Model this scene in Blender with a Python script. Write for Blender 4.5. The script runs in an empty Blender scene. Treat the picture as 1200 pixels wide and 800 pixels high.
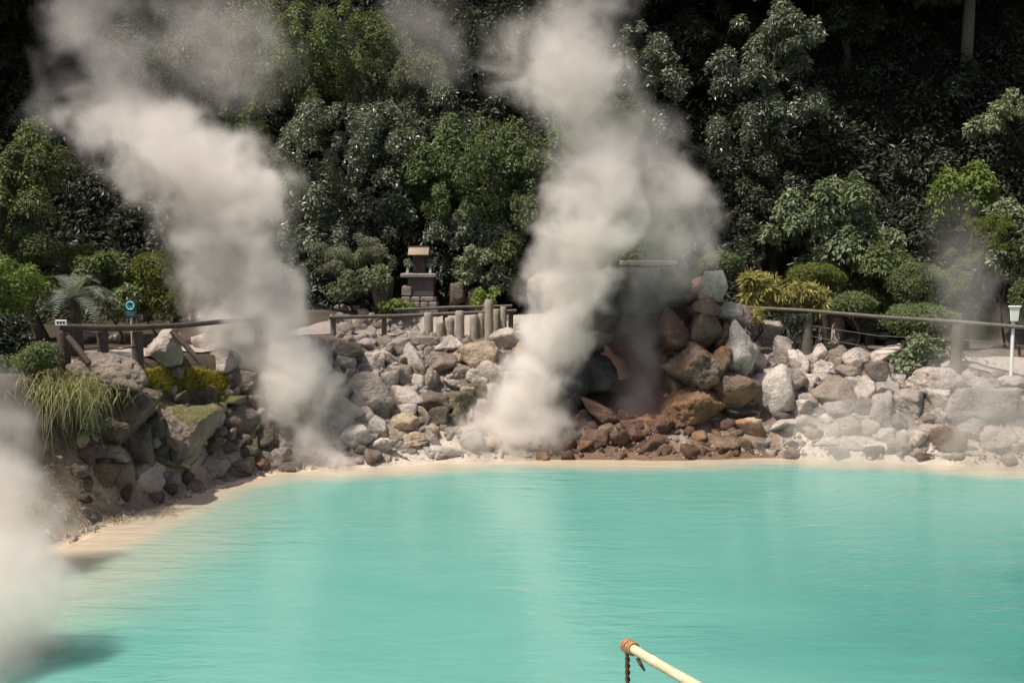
import bpy, math, random
import numpy as np
from mathutils import Vector, Matrix
R_ = math.radians
SC = bpy.context.scene
COL = SC.collection
rng = np.random.default_rng(7)

# ------------------------------------------------------------------ camera
CAMZ = 5.0
FPX = 1167.0
PITCH = -math.atan(100.0 / FPX)
cam_d = bpy.data.cameras.new('camera'); cam_d.lens = 35.0; cam_d.sensor_width = 36.0
cam_d.clip_start = 0.1; cam_d.clip_end = 1000
cam = bpy.data.objects.new('camera', cam_d); COL.objects.link(cam)
cam.location = (0, 0, CAMZ); cam.rotation_euler = (math.pi / 2 + PITCH, 0, 0)
SC.camera = cam
CP, SP = math.cos(PITCH), math.sin(PITCH)

def ray(px, py):
    u = (px - 600) / FPX; v = (400 - py) / FPX
    return np.array([u, CP - v * SP, SP + v * CP])
def W(px, py, Y):
    d = ray(px, py); t = Y / d[1]
    return np.array([d[0] * t, Y, CAMZ + d[2] * t])
def G(px, py, z=0.0):
    d = ray(px, py); t = (z - CAMZ) / d[2]
    return np.array([d[0] * t, d[1] * t, z])
def mpp(Y): return Y / FPX          # metres per photo pixel at distance Y

# ------------------------------------------------------------------ noise
def _h(ix, iy, iz, s):
    n = (ix * 374761393 + iy * 668265263 + iz * 2147483647 + s * 974634777) & 0xffffffff
    n = ((n ^ (n >> 13)) * 1274126177) & 0xffffffff
    return ((n ^ (n >> 16)) & 0xffff) / 65535.0
def vnoise(P, s=0):
    P = np.asarray(P, float); i = np.floor(P).astype(np.int64); f = P - i
    f = f * f * f * (f * (f * 6 - 15) + 10); r = 0
    for dx in (0, 1):
        for dy in (0, 1):
            for dz in (0, 1):
                w = (f[..., 0] if dx else 1 - f[..., 0]) * (f[..., 1] if dy else 1 - f[..., 1]) * (f[..., 2] if dz else 1 - f[..., 2])
                r = r + w * _h(i[..., 0] + dx, i[..., 1] + dy, i[..., 2] + dz, s)
    return r * 2 - 1
def fbm(P, s=0, o=4, g=.5):
    P = np.asarray(P, float); a = 1; t = 0; r = 0
    for k in range(o):
        r = r + a * vnoise(P * (2 ** k) + k * 17.3, s + k); t += a; a *= g
    return r / t
def sstep(a, b, x):
    t = np.clip((x - a) / (b - a), 0, 1); return t * t * (3 - 2 * t)

# ------------------------------------------------------------------ objects
def mesh_np(name, V, F, mat=None, attrs=None, smooth=False):
    """V (n,3); F (m,k) equal-size faces"""
    me = bpy.data.meshes.new(name)
    V = np.asarray(V, np.float32); F = np.asarray(F, np.int32)
    m, k = F.shape
    me.vertices.add(len(V)); me.vertices.foreach_set('co', V.ravel())
    me.loops.add(m * k); me.loops.foreach_set('vertex_index', F.ravel())
    me.polygons.add(m); me.polygons.foreach_set('loop_start', np.arange(0, m * k, k, dtype=np.int32))
    me.polygons.foreach_set('loop_total', np.full(m, k, np.int32))
    me.polygons.foreach_set('use_smooth', np.full(m, smooth, bool))
    me.update(calc_edges=True)
    for an, av in (attrs or {}).items():
        av = np.asarray(av, np.float32)
        if av.ndim == 2:
            a = me.attributes.new(an, 'FLOAT_COLOR', 'POINT')
            a.data.foreach_set('color', np.c_[av, np.ones(len(av), np.float32)].ravel().astype(np.float32))
        else:
            a = me.attributes.new(an, 'FLOAT', 'POINT'); a.data.foreach_set('value', av)
    if mat: me.materials.append(mat)
    return me
def link(name, me, parent=None, loc=None):
    o = bpy.data.objects.new(name, me); COL.objects.link(o)
    if parent is not None: o.parent = parent
    if loc is not None: o.location = loc
    return o
def tag(o, label=None, cat=None, group=None, kind=None):
    if label: o['label'] = label
    if cat: o['category'] = cat
    if group: o['group'] = group
    if kind: o['kind'] = kind
    return o
def empty(name, loc, label, cat, group=None):
    o = bpy.data.objects.new(name, None); COL.objects.link(o); o.location = loc
    return tag(o, label, cat, group)

class MB:
    """collects polygons, builds ONE mesh"""
    def __init__(s): s.v = []; s.f = []
    def add(s, V, F):
        b = len(s.v); s.v += [tuple(map(float, p)) for p in V]; s.f += [tuple(i + b for i in q) for q in F]
    def box(s, c, d, rot=None, bev=0.0, taper=1.0):
        bx = min(bev, .45 * min(d)); pts = []
        h = np.array(d) / 2
        rings = [(-h[2], bx), (-h[2] + bx, 0), (h[2] - bx, 0), (h[2], bx)] if bx > 0 else [(-h[2], 0), (h[2], 0)]
        V = []; F = []
        for z, ins in rings:
            t = 1 + (taper - 1) * (z + h[2]) / d[2]
            a, b = (h[0] * t - ins), (h[1] * t - ins); cx = bx * .7
            ring = [(-a, -b + cx), (-a + cx, -b), (a - cx, -b), (a, -b + cx), (a, b - cx), (a - cx, b), (-a + cx, b), (-a, b - cx)] if bx > 0 else [(-a, -b), (a, -b), (a, b), (-a, b)]
            V += [(x, y, z) for x, y in ring]
        n = 8 if bx > 0 else 4
        for r in range(len(rings) - 1):
            for k in range(n): F.append((r * n + k, r * n + (k + 1) % n, (r + 1) * n + (k + 1) % n, (r + 1) * n + k))
        F.append(tuple(range(n))[::-1]); F.append(tuple(range((len(rings) - 1) * n, len(rings) * n)))
        M = rot if rot is not None else Matrix.Identity(3)
        V = [tuple(M @ Vector(p) + Vector(c)) for p in V]
        s.add(V, F)
    def tube(s, pts, rad, n=10, cap=True, wob=0, seed=0):
        pts = [Vector(p) for p in pts]; m = len(pts)
        rr = rad if hasattr(rad, '__len__') else [rad] * m
        V = []; F = []; rd = random.Random(seed)
        t0 = (pts[1] - pts[0]).normalized(); up = Vector((0, 0, 1)) if abs(t0.z) < .9 else Vector((1, 0, 0))
        u = t0.cross(up).normalized()
        for i, p in enumerate(pts):
            t = (pts[min(i + 1, m - 1)] - pts[max(i - 1, 0)]).normalized()
            u = (u - t * u.dot(t)).normalized(); w = t.cross(u)
            for k in range(n):
                a = 2 * math.pi * k / n; r = rr[i] * (1 + wob * rd.uniform(-1, 1))
                V.append(p + (u * math.cos(a) + w * math.sin(a)) * r)
        for i in range(m - 1):
            for k in range(n): F.append((i * n + k, i * n + (k + 1) % n, (i + 1) * n + (k + 1) % n, (i + 1) * n + k))
        if cap: F.append(tuple(range(n))[::-1]); F.append(tuple(range((m - 1) * n, m * n)))
        s.add(V, F)
    def lathe(s, c, prof, n=16, wob=0, seed=0):
        V = []; F = []; rd = random.Random(seed)
        for r, z in prof:
            for k in range(n):
                a = 2 * math.pi * k / n; q = r * (1 + wob * rd.uniform(-1, 1))
                V.append((c[0] + q * math.cos(a), c[1] + q * math.sin(a), c[2] + z))
        for i in range(len(prof) - 1):
            for k in range(n): F.append((i * n + k, i * n + (k + 1) % n, (i + 1) * n + (k + 1) % n, (i + 1) * n + k))
        F.append(tuple(range(n))[::-1]); F.append(tuple(range((len(prof) - 1) * n, len(prof) * n)))
        s.add(V, F)
    def build(s, name, mat, parent=None, loc=None, smooth=True):
        me = bpy.data.meshes.new(name); me.from_pydata(s.v, [], s.f); me.update()
        if smooth:
            me.polygons.foreach_set('use_smooth', [True] * len(me.polygons))
            try: me.set_sharp_from_angle(angle=R_(40))
            except Exception: pass
        me.materials.append(mat)
        return link(name, me, parent, loc)

# ------------------------------------------------------------------ materials
def newmat(name):
    m = bpy.data.materials.new(name); m.use_nodes = True; nt = m.node_tree; nt.nodes.clear()
    out = nt.nodes.new('ShaderNodeOutputMaterial'); return m, nt, out
class N:
    def __init__(s, nt): s.nt = nt
    def n(s, t, **kw):
        x = s.nt.nodes.new(t)
        for k, v in kw.items(): setattr(x, k, v)
        return x
    def l(s, a, b): s.nt.links.new(a, b)
    def val(s, sock, v):
        if hasattr(v, 'is_output') or isinstance(v, bpy.types.NodeSocket): s.l(v, sock)
        else: sock.default_value = v
    def math(s, op, a, b=0.0, c=None, clamp=False):
        x = s.n('ShaderNodeMath', operation=op, use_clamp=clamp)
        s.val(x.inputs[0], a); s.val(x.inputs[1], b)
        if c is not None: s.val(x.inputs[2], c)
        return x.outputs[0]
    def vmath(s, op, a, b=(0, 0, 0)):
        x = s.n('ShaderNodeVectorMath', operation=op); s.val(x.inputs[0], a); s.val(x.inputs[1], b); return x.outputs[0]
    def mix(s, f, a, b, mode='MIX'):
        x = s.n('ShaderNodeMix', data_type='RGBA', blend_type=mode)
        s.val(x.inputs[0], f)
        for k, v in ((6, a), (7, b)):
            if isinstance(v, tuple) and len(v) == 3: v = v + (1,)
            s.val(x.inputs[k], v)
        return x.outputs[2]
    def noise(s, vec, scale, detail=3, rough=.55, w=None, dist=0):
        x = s.n('ShaderNodeTexNoise'); s.l(vec, x.inputs['Vector']); x.inputs['Scale'].default_value = scale
        x.inputs['Detail'].default_value = detail; x.inputs['Roughness'].default_value = rough; x.inputs['Distortion'].default_value = dist
        return x.outputs['Fac']
    def mr(s, v, a, b, c=0.0, d=1.0, smooth=True):
        x = s.n('ShaderNodeMapRange', interpolation_type='SMOOTHSTEP' if smooth else 'LINEAR')
        for i, q in enumerate((v, a, b, c, d)): s.val(x.inputs[i], q)
        return x.outputs[0]
    def attr(s, name, typ='GEOMETRY'):
        return s.n('ShaderNodeAttribute', attribute_name=name, attribute_type=typ)
    def bsdf(s, col, rough=.8, spec=.3, normal=None):
        b = s.n('ShaderNodeBsdfPrincipled')
        if isinstance(col, tuple) and len(col) == 3: col = col + (1,)
        s.val(b.inputs['Base Color'], col); s.val(b.inputs['Roughness'], rough); s.val(b.inputs['Specular IOR Level'], spec)
        if normal is not None: s.l(normal, b.inputs['Normal'])
        return b
    def bump(s, h, strength=.5, dist=.03):
        b = s.n('ShaderNodeBump'); s.l(h, b.inputs['Height']); s.val(b.inputs['Strength'], strength); b.inputs['Distance'].default_value = dist
        return b.outputs[0]
    def obj(s): return s.n('ShaderNodeTexCoord').outputs['Object']
    def pos(s): return s.n('ShaderNodeNewGeometry').outputs['Position']

def simple(name, col, rough=.75, spec=.3, var=.35, scale=6, bump=.3, bd=.01, stretch=None, metal=0):
    m, nt, out = newmat(name); k = N(nt)
    v = k.obj()
    if stretch: v = k.vmath('MULTIPLY', v, stretch)
    a = k.noise(v, scale, 5, .6); b = k.noise(v, scale * 6, 4, .6)
    f = k.math('ADD', k.math('MULTIPLY', a, .6), k.math('MULTIPLY', b, .4))
    f = k.mr(f, .3, .7, 1 - var, 1 + var, False)
    c = k.mix(1.0, col, k.n('ShaderNodeCombineColor').outputs[0], 'MULTIPLY')
    comb = c.node.inputs[7].links[0].from_node
    for i in range(3): k.l(f, comb.inputs[i])
    bs = k.bsdf(c, rough, spec, k.bump(k.math('ADD', a, b), bump, bd)); bs.inputs['Metallic'].default_value = metal
    k.l(bs.outputs[0], out.inputs[0]); return m

def rock_material():
    m, nt, out = newmat('weathered_rock'); k = N(nt)
    v = k.obj()
    rnd = k.n('ShaderNodeObjectInfo')
    off = k.vmath('ADD', v, k.n('ShaderNodeCombineXYZ').outputs[0])
    cx = off.node.inputs[1].links[0].from_node
    for i in range(3): k.l(k.math('MULTIPLY', rnd.outputs['Random'], 37.0 + 11 * i), cx.inputs[i])
    v = off
    tint = rnd.outputs['Color']
    lo = k.noise(v, 1.6, 4, .55); hi = k.noise(v, 14, 5, .65); fine = k.noise(v, 55, 3, .6)
    f = k.math('ADD', k.mr(lo, .3, .7, .58, 1.26, False), k.mr(hi, .3, .7, -.16, .16, False))
    f = k.math('ADD', f, k.mr(fine, .3, .7, -.12, .12, False))
    comb = k.n('ShaderNodeCombineColor')
    for i in range(3): k.l(f, comb.inputs[i])
    c = k.mix(1.0, tint, comb.outputs[0], 'MULTIPLY')
    # pale mineral / lichen specks
    sp = k.mr(k.noise(v, 9, 6, .7), .58, .7)
    c = k.mix(k.math('MULTIPLY', sp, .35), c, k.mix(.5, c, (.50, .46, .41)))
    # warm rusty staining
    st = k.attr('stain', 'OBJECT').outputs['Fac']
    sn = k.mr(k.noise(v, 2.2, 5, .6), k.math('SUBTRACT', .72, k.math('MULTIPLY', st, .42)), k.math('SUBTRACT', .84, k.math('MULTIPLY', st, .40)))
    c = k.mix(k.math('MULTIPLY', sn, k.math('MINIMUM', k.math('MULTIPLY', st, 2.0), 0.85)), c, (.33, .165, .075))
    # moss on upward facing places
    mo = k.attr('moss', 'OBJECT').outputs['Fac']
    nz = k.n('ShaderNodeSeparateXYZ'); k.l(k.n('ShaderNodeNewGeometry').outputs['Normal'], nz.inputs[0])
    mm = k.math('ADD', k.math('MULTIPLY', nz.outputs[2], .45), k.math('MULTIPLY', k.noise(v, 4, 6, .65), 1.0))
    mm = k.mr(mm, k.math('SUBTRACT', 1.05, k.math('MULTIPLY', mo, .55)), k.math('SUBTRACT', 1.2, k.math('MULTIPLY', mo, .5)))
    mcol = k.mix(k.noise(v, 18, 3), (.07, .085, .02), (.17, .16, .05))
    c = k.mix(k.math('MULTIPLY', mm, k.math('MINIMUM', k.math('MULTIPLY', mo, 2), .8)), c, mcol)
    vor = k.n('ShaderNodeTexVoronoi'); k.l(v, vor.inputs['Vector']); vor.inputs['Scale'].default_value = 16
    pit = k.mr(vor.outputs['Distance'], 0, .35)
    vor2 = k.n('ShaderNodeTexVoronoi'); k.l(v, vor2.inputs['Vector']); vor2.inputs['Scale'].default_value = 7; vor2.inputs['Randomness'].default_value = 1
    pit = k.math('ADD', pit, k.math('MULTIPLY', k.mr(vor2.outputs['Distance'], .05, .3), k.mr(k.noise(v, 1.3, 2), .42, .6, 0, 2.2)))
    ht = k.math('ADD', k.math('ADD', k.math('MULTIPLY', k.noise(v, 6, 8, .68), 1.2), k.math('MULTIPLY', hi, .5)), k.math('MULTIPLY', pit, .18))
    wet = k.attr('wet', 'OBJECT').outputs['Fac']
    bs = k.bsdf(c, k.mr(wet, 0, 1, .9, .35, False), k.mr(wet, 0, 1, .2, .5, False), k.bump(ht, .9, .10))
    k.l(bs.outputs[0], out.inputs[0]); return m
ROCK = rock_material()

def leaf_material(name, c0, c1, trans=.35, rough=.45, spec=.35):
    m, nt, out = newmat(name); k = N(nt)
    tone = k.attr('tone').outputs['Fac']
    lo = k.noise(k.pos(), .9, 2)
    f = k.math('ADD', k.math('MULTIPLY', tone, .7), k.mr(lo, .3, .7, 0, .3, False))
    c = k.mix(f, c0, c1)
    bs = k.bsdf(c, rough, spec)
    tr = k.n('ShaderNodeBsdfTranslucent'); k.l(k.mix(1.0, c, (1.15, 1.15, .65), 'MULTIPLY'), tr.inputs[0])
    mx = k.n('ShaderNodeMixShader'); mx.inputs[0].default_value = trans
    k.l(bs.outputs[0], mx.inputs[1]); k.l(tr.outputs[0], mx.inputs[2]); k.l(mx.outputs[0], out.inputs[0]); return m
LEAF = {
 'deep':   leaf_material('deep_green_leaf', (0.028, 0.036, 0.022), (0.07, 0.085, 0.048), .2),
 'glossy': leaf_material('glossy_leaf', (0.072, 0.091, 0.060), (0.215, 0.247, 0.169), .2, .35, .5),
 'bright': leaf_material('vine_leaf', (.085, .118, .05), (.20, .25, .115), .35, .5),
 'grey':   leaf_material('greyish_leaf', (0.111, 0.124, 0.081), (0.273, 0.286, 0.189), .3, .5),
 'mid':    leaf_material('mid_green_leaf', (0.072, 0.104, 0.039), (0.195, 0.234, 0.098), .3, .5),
 'olive':  leaf_material('clipped_olive_leaf', (0.085, 0.105, 0.02), (0.19, 0.21, 0.055), .3, .6, .2),
 'yellow': leaf_material('yellow_striped_leaf', (0.22, 0.21, 0.05), (0.5, 0.45, 0.19), .3, .5),
 'fern':   leaf_material('fern_leaf', (0.1, 0.15, 0.025), (0.25, 0.32, 0.09), .4, .5),
 'cycad':  leaf_material('cycad_leaf', (0.119, 0.153, 0.119), (0.289, 0.323, 0.272), .15, .3, .6),
 'straw':  leaf_material('straw_grass', (0.130, 0.156, 0.052), (0.442, 0.416, 0.221), .35, .6),
 'dry':    leaf_material('dry_grass', (.22, .16, .09), (.40, .31, .20), .2, .8),
 'moss':   leaf_material('moss_blade', (.27, .24, .03), (.55, .46, .10), .3, .8, .1),
 'ivy':    leaf_material('ivy_leaf', (0.104, 0.137, 0.068), (0.273, 0.319, 0.189), .25, .45, .4),
}
BARK = simple('tree_bark', (.07, .055, .042), .9, .2, .5, 5, .8, .03, (1, 1, .25))
PALEBARK = simple('pale_bark', (.16, .14, .12), .9, .2, .4, 4, .6, .02, (1, 1, .25))
WOOD = simple('weathered_rail_wood', (.085, .062, .048), .75, .35, .45, 7, .5, .01)
WOOD_R = simple('greyed_rail_wood', (.12, .105, .085), .75, .35, .35, 7, .5, .01)
STONE = simple('carved_stone', (.22, .19, .175), .9, .2, .4, 7, .7, .02)
STONE_D = simple('dark_block_stone', (.10, .085, .08), .9, .2, .4, 7, .7, .02)
PILLAR = simple('pillar_stone', (.33, .285, .235), .9, .2, .35, 9, .8, .02)
BAMBOO = simple('dry_bamboo', (.60, .50, .33), .5, .4, .34, 9, .4, .004, (1, 1, 1))
ROPE = simple('hemp_rope', (.42, .23, .11), .95, .1, .4, 40, .8, .006)
ROPE_D = simple('wet_hemp_rope', (.10, .065, .04), .95, .1, .4, 40, .8, .006)
COPPER = simple('tan_roof_sheet', (.27, .215, .15), .6, .3, .3, 9, .3, .006)
WHITE = simple('white_painted_board', (.72, .73, .70), .6, .3, .08, 6, .1, .003)
NAVY = simple('dark_blue_green_board', (.012, .045, .055), .5, .4, .15, 6, .1, .003)
CYAN = simple('pale_cyan_print', (.25, .62, .60), .5, .3, .05, 6, .05, .002)
BLUE = simple('pale_blue_print', (.16, .30, .42), .5, .3, .05, 6, .05, .002)
PATHM = simple('pale_concrete_path', (.33, .29, .255), .9, .2, .25, 3, .4, .01)
BLACKM = simple('black_print', (.02, .02, .02), .6, .3, .1)

# ------------------------------------------------------------------ terrain
shore_px = [(80, 640), (140, 612), (200, 592), (262, 570), (325, 555), (430, 547), (520, 541), (650, 538), (800, 539), (900, 536), (1000, 540), (1130, 545), (1260, 548)]
POND = [tuple(G(x, y)[:2]) for x, y in shore_px]
POND = POND + [(15.5, 21), (15.5, 8), (12, 3.2), (0, 2.6), (-9, 3.2), (-11, 8), (-9.6, 14)]
PA = np.array(POND)
def sd_pond(x, y):
    """signed distance, positive outside"""
    P = np.stack([np.asarray(x, float), np.asarray(y, float)], -1)
    d = np.full(P.shape[:-1], 1e9); ins = np.zeros(P.shape[:-1], bool); n = len(PA)
    for i in range(n):
        a, b = PA[i], PA[(i + 1) % n]; e = b - a
        w = P - a; t = np.clip((w @ e) / (e @ e), 0, 1)
        q = w - t[..., None] * e; d = np.minimum(d, np.hypot(q[..., 0], q[..., 1]))
        c = ((a[1] > P[..., 1]) != (b[1] > P[..., 1])) & (P[..., 0] < (b[0] - a[0]) * (P[..., 1] - a[1]) / (b[1] - a[1] + 1e-12) + a[0])
        ins ^= c
    return np.where(ins, -d, d)
MX0, MX1 = W(682, 400, 27)[0], W(836, 400, 27)[0]
def H(x, y):
    x = np.asarray(x, float); y = np.asarray(y, float)
    d = sd_pond(x, y)
    lf = sstep(-3.6, -5.8, x) * (y > 9); wdt = (3.6 - 2.3 * lf - 1.2 * sstep(8, 12.5, x) * (y > 9)) * np.where(y < 9, .8, 1)
    top = np.where(y < 9, 3.4, 2.72 + .12 * np.clip((x + 5) / -5, -1, 1))
    left = lf
    t = np.clip((d - left * .35) / wdt, 0, 1)
    z = top * (t * .85 + .15 * t * t * (3 - 2 * t))
    # right part of the far bank is lower, path about 2.35
    z = z - sstep(5, 10, x) * sstep(.3, 1, t) * .35 * (y > 9)
    z = np.where(d < 0, -.16 * np.minimum(-d, 6), z) + np.where((d >= 0) & (d < 1), .02, 0)
    # garden bed behind the middle fence
    z = z + .55 * sstep(29.4, 30.4, y) * sstep(-11, -7, x) * sstep(4, 1, x)
    # hill
    yb = 31.8 + .9 * np.sin(x * .21 + 1) - 1.0 * sstep(6, 14, x)
    hh = np.clip(y - yb, 0, 30)
    z = z + 1.45 * hh * sstep(0, 3, hh)
    # spring mound
    ex = np.maximum(np.maximum(MX0 - x, x - MX1), 0); ey = np.maximum(np.maximum(27.25 - y, y - 28.9), 0)
    m = sstep(1.25, .0, np.hypot(ex * 1.0, ey * 1.35)) * (1 + .16 * fbm(np.stack([x * 1.3, y * 1.3, x * 0], -1), 41, 3))
    z = np.where(m * (y > 20) > 0, np.maximum(z, m * (4.35 + .12 * np.sin(x * 2.3))), z)
    z = z + np.where(d > .5, .10 * fbm(np.stack([x * .8, y * .8, x * 0], -1), 3, 3), 0) + np.where(d > .25, .09 * fbm(np.stack([x * 2.6, y * 2.6, x * 0], -1), 8, 3), 0) * (y < 31) * sstep(.25, .6, d)
    return z
def cast(px, py, y0=11.0, y1=60.0):
    """first point of the ground along the ray of a photo pixel"""
    d = ray(px, py); ys = np.arange(y0, y1, .08)
    t = ys / d[1]; X = d[0] * t; Z = CAMZ + d[2] * t
    hz = H(X, ys); k = np.where(Z <= np.maximum(hz, 0))[0]
    i = k[0] if len(k) else len(ys) - 1
    return np.array([X[i], ys[i], Z[i]])

_CC = {}
def castq(px, py, r_):
    q = (round(px / 3) * 3, round(py / 3) * 3)
    if q not in _CC: _CC[q] = (cast(*q), cast(q[0] + 3, q[1]), cast(q[0], q[1] + 3))
    a, b_, c_ = _CC[q]; u, v = r_.random(2); return a + (b_ - a) * u + (c_ - a) * v
xs = np.unique(np.concatenate([np.linspace(-160, -22, 24), np.arange(-22, 22.01, .2), np.linspace(22, 160, 24)]))
ysq = np.unique(np.concatenate([np.linspace(-120, -4, 16), np.arange(-4, 12, .5), np.arange(12, 34, .2), np.arange(34, 62, .6), np.linspace(62, 200, 16)]))
X, Y = np.meshgrid(xs, ysq); Z = H(X, Y); SD = sd_pond(X, Y)
nx, ny = len(xs), len(ysq)
idx = np.arange(nx * ny).reshape(ny, nx)
QF = np.stack([idx[:-1, :-1], idx[:-1, 1:], idx[1:, 1:], idx[1:, :-1]], -1).reshape(-1, 4)
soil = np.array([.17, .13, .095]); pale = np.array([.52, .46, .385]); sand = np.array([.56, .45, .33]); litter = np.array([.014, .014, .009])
orange = np.array([.17, .11, .07]); dark = np.array([.13, .075, .068]); rub = np.array([.15, .125, .105])
def cmix(a, b, t): return a + (b - a) * t[..., None]
C = np.broadcast_to(rub, X.shape + (3,)).copy()
nz = fbm(np.stack([X * .9, Y * .9, X * 0], -1), 11, 3)
C = cmix(C, soil * .55, sstep(-4.4, -5.4, X) * sstep(.3, .7, SD))
C = cmix(C, pale, sstep(1.6, .4, SD + nz * .5) * (X > -5) )
C = cmix(C, sand, sstep(1.0, .5, SD + nz * .35) * sstep(-4.2, -5.2, X)); C = cmix(C, soil * .7, sstep(.3, .05, np.abs(SD - .32 + nz * .3)) * .6 * (X < -3))
mo = sstep(1.9, .9, np.maximum(np.maximum(MX0 - X, X - MX1), 0)) * sstep(30, 29.4, Y)
C = cmix(C, dark, mo * sstep(.5, 1.2, SD)); C = cmix(C, orange * 1.2, mo * sstep(.5, 1.2, SD) * sstep(.1, .5, fbm(np.stack([X * .8, Y * .8, Z * .9], -1), 61, 3)))
C = cmix(C, orange, mo * sstep(1.3, .5, SD + nz * .6) * (SD > -.6))
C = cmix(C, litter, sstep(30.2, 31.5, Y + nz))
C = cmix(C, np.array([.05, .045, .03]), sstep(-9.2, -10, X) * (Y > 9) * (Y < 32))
tm, nt, out = newmat('bank_ground'); k = N(nt)
cc = k.attr('gcol').outputs['Color']; p = k.pos()
a = k.noise(p, 2.5, 6, .65); b = k.noise(p, 22, 5, .65)
f = k.math('ADD', k.mr(a, .3, .7, .75, 1.2, False), k.mr(b, .3, .7, -.25, .25, False))
cb = k.n('ShaderNodeCombineColor')
for i in range(3): k.l(f, cb.inputs[i])
bs = k.bsdf(k.mix(1.0, cc, cb.outputs[0], 'MULTIPLY'), .9, .2, k.bump(k.math('ADD', a, k.math('MULTIPLY', b, .6)), .8, .08))
k.l(bs.outputs[0], out.inputs[0])
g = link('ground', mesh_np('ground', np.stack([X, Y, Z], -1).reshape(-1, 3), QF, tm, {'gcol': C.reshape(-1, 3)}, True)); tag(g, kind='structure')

# ------------------------------------------------------------------ water
wx = np.arange(-17, 18.01, .16); wy = np.arange(1.5, 27.01, .16); WX, WY = np.meshgrid(wx, wy); wd = -sd_pond(WX, WY)
idx = np.arange(WX.size).reshape(WX.shape)
WF = np.stack([idx[:-1, :-1], idx[:-1, 1:], idx[1:, 1:], idx[1:, :-1]], -1).reshape(-1, 4)
leftw = sstep(-3.5, -6.5, WX) * sstep(26, 23, WY)
nn = fbm(np.stack([WX * .35, WY * .8, WX * 0], -1), 21, 4)
shal = np.maximum(sstep(1.7, .2, wd + nn * .5), np.maximum(.95 * leftw * sstep(1.8, .5, wd + nn * .6), .5 * leftw * sstep(5.2, 1.6, wd + nn * 1.4)))
deepr = sstep(0, 9, WX + nn * 2) * sstep(22, 11, WY + nn * 2)
wm, nt, out = newmat('milky_turquoise_water'); k = N(nt)
sh = k.attr('shallow').outputs['Fac']; dp = k.attr('deep').outputs['Fac']; p = k.pos()
c = k.mix(dp, (.120, .318, .272), (.036, .182, .16))
pat = k.noise(k.vmath('MULTIPLY', p, (.35, 1.1, 1)), 1.0, 4, .55)
c = k.mix(k.mr(pat, .35, .7, 0, .30), c, (.085, .285, .25))
c = k.mix(sh, c, (.46, .385, .29))
p1 = k.vmath('MULTIPLY', p, (1.0, 3.4, 1)); p2 = k.vmath('MULTIPLY', p, (3.2, 9.0, 1))
h = k.math('ADD', k.noise(p1, 1.0, 3, .5, dist=.4), k.math('MULTIPLY', k.noise(p2, 1.0, 3, .55), .35))
patch = k.mr(k.noise(p, .22, 2), .35, .65, .35, 1.0)
h = k.math('ADD', h, k.math('MULTIPLY', k.noise(k.vmath('MULTIPLY', p, (7, 20, 1)), 1.0, 2, .5), .12))
bs = k.bsdf(c, .09, .5, k.bump(k.math('MULTIPLY', h, patch), .40, .09)); bs.inputs['IOR'].default_value = 1.33
k.l(bs.outputs[0], out.inputs[0])
w = link('water', mesh_np('water', np.stack([WX, WY, WX * 0], -1).reshape(-1, 3), WF, wm, {'shallow': shal.ravel(), 'deep': deepr.ravel()}, True)); tag(w, kind='structure')

# ------------------------------------------------------------------ rocks
def ico(n):
    import bmesh
    bm = bmesh.new(); bmesh.ops.create_icosphere(bm, subdivisions=n, radius=1)
    V = np.array([v.co[:] for v in bm.verts]); F = np.array([[v.index for v in f.verts] for f in bm.faces]); bm.free()
    return V / np.linalg.norm(V, axis=1)[:, None], F
ICO = {n: ico(n) for n in (2, 3, 4, 5)}
def rock_shape(seed, style='angular', lvl=4):
    r_ = np.random.default_rng(seed); D, F = ICO[lvl]
    kk, lo, p, dsp = {'angular': (11, .55, 40, .13), 'round': (20, .80, 12, .11), 'block': (7, .68, 60, .09), 'slab': (9, .62, 44, .11),
                  'lava': (12, .7, 12, .30), 'upright': (10, .66, 36, .12)}[style]
    n = r_.normal(size=(kk, 3)); n /= np.linalg.norm(n, axis=1)[:, None]
    off = r_.uniform(lo, 1.0, kk)
    if style in ('block', 'slab', 'upright'):
        ax = np.array([[1, 0, 0], [-1, 0, 0], [0, 1, 0], [0, -1, 0], [0, 0, 1], [0, 0, -1.]]) + r_.normal(size=(6, 3)) * .22
        ax /= np.linalg.norm(ax, axis=1)[:, None]; n = np.r_[n, ax]; off = np.r_[off, r_.uniform(.62, .75, 6)]
    q = np.maximum(D @ n.T, 1e-3) / off
    rad = (np.sum(q ** p, axis=1)) ** (-1 / p)
    V = D * rad[:, None]
    big = fbm(V * 1.4 + seed * 3.1, seed, 3); small = fbm(V * 5.0 + seed, seed + 5, 4, .6)
    if style == 'lava':
        small = 1 - 2 * np.abs(small); V = V * (1 + .20 * big + .16 * small)[:, None]
    else:
        crack = -np.clip(.09 - np.abs(fbm(V * 1.9 + 31 + seed, seed + 9, 2)), 0, 1) * 1.1
        rid = 1 - 2 * np.abs(fbm(V * 2.6 + seed * 1.7, seed + 3, 4, .6))
        V = V * (1 + dsp * big + .075 * small + .06 * rid + crack * .7)[:, None]
    lo_, hi_ = V.min(0), V.max(0)
    return (V - (lo_ + hi_) / 2) / (hi_ - lo_), F
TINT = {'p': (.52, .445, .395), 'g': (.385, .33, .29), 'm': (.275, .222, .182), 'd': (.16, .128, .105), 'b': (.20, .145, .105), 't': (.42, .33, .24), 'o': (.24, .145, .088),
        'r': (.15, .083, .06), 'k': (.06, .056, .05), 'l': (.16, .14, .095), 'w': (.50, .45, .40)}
ROCKS = []   # (px, py, w, h, short name)
SEED = [100]
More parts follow.
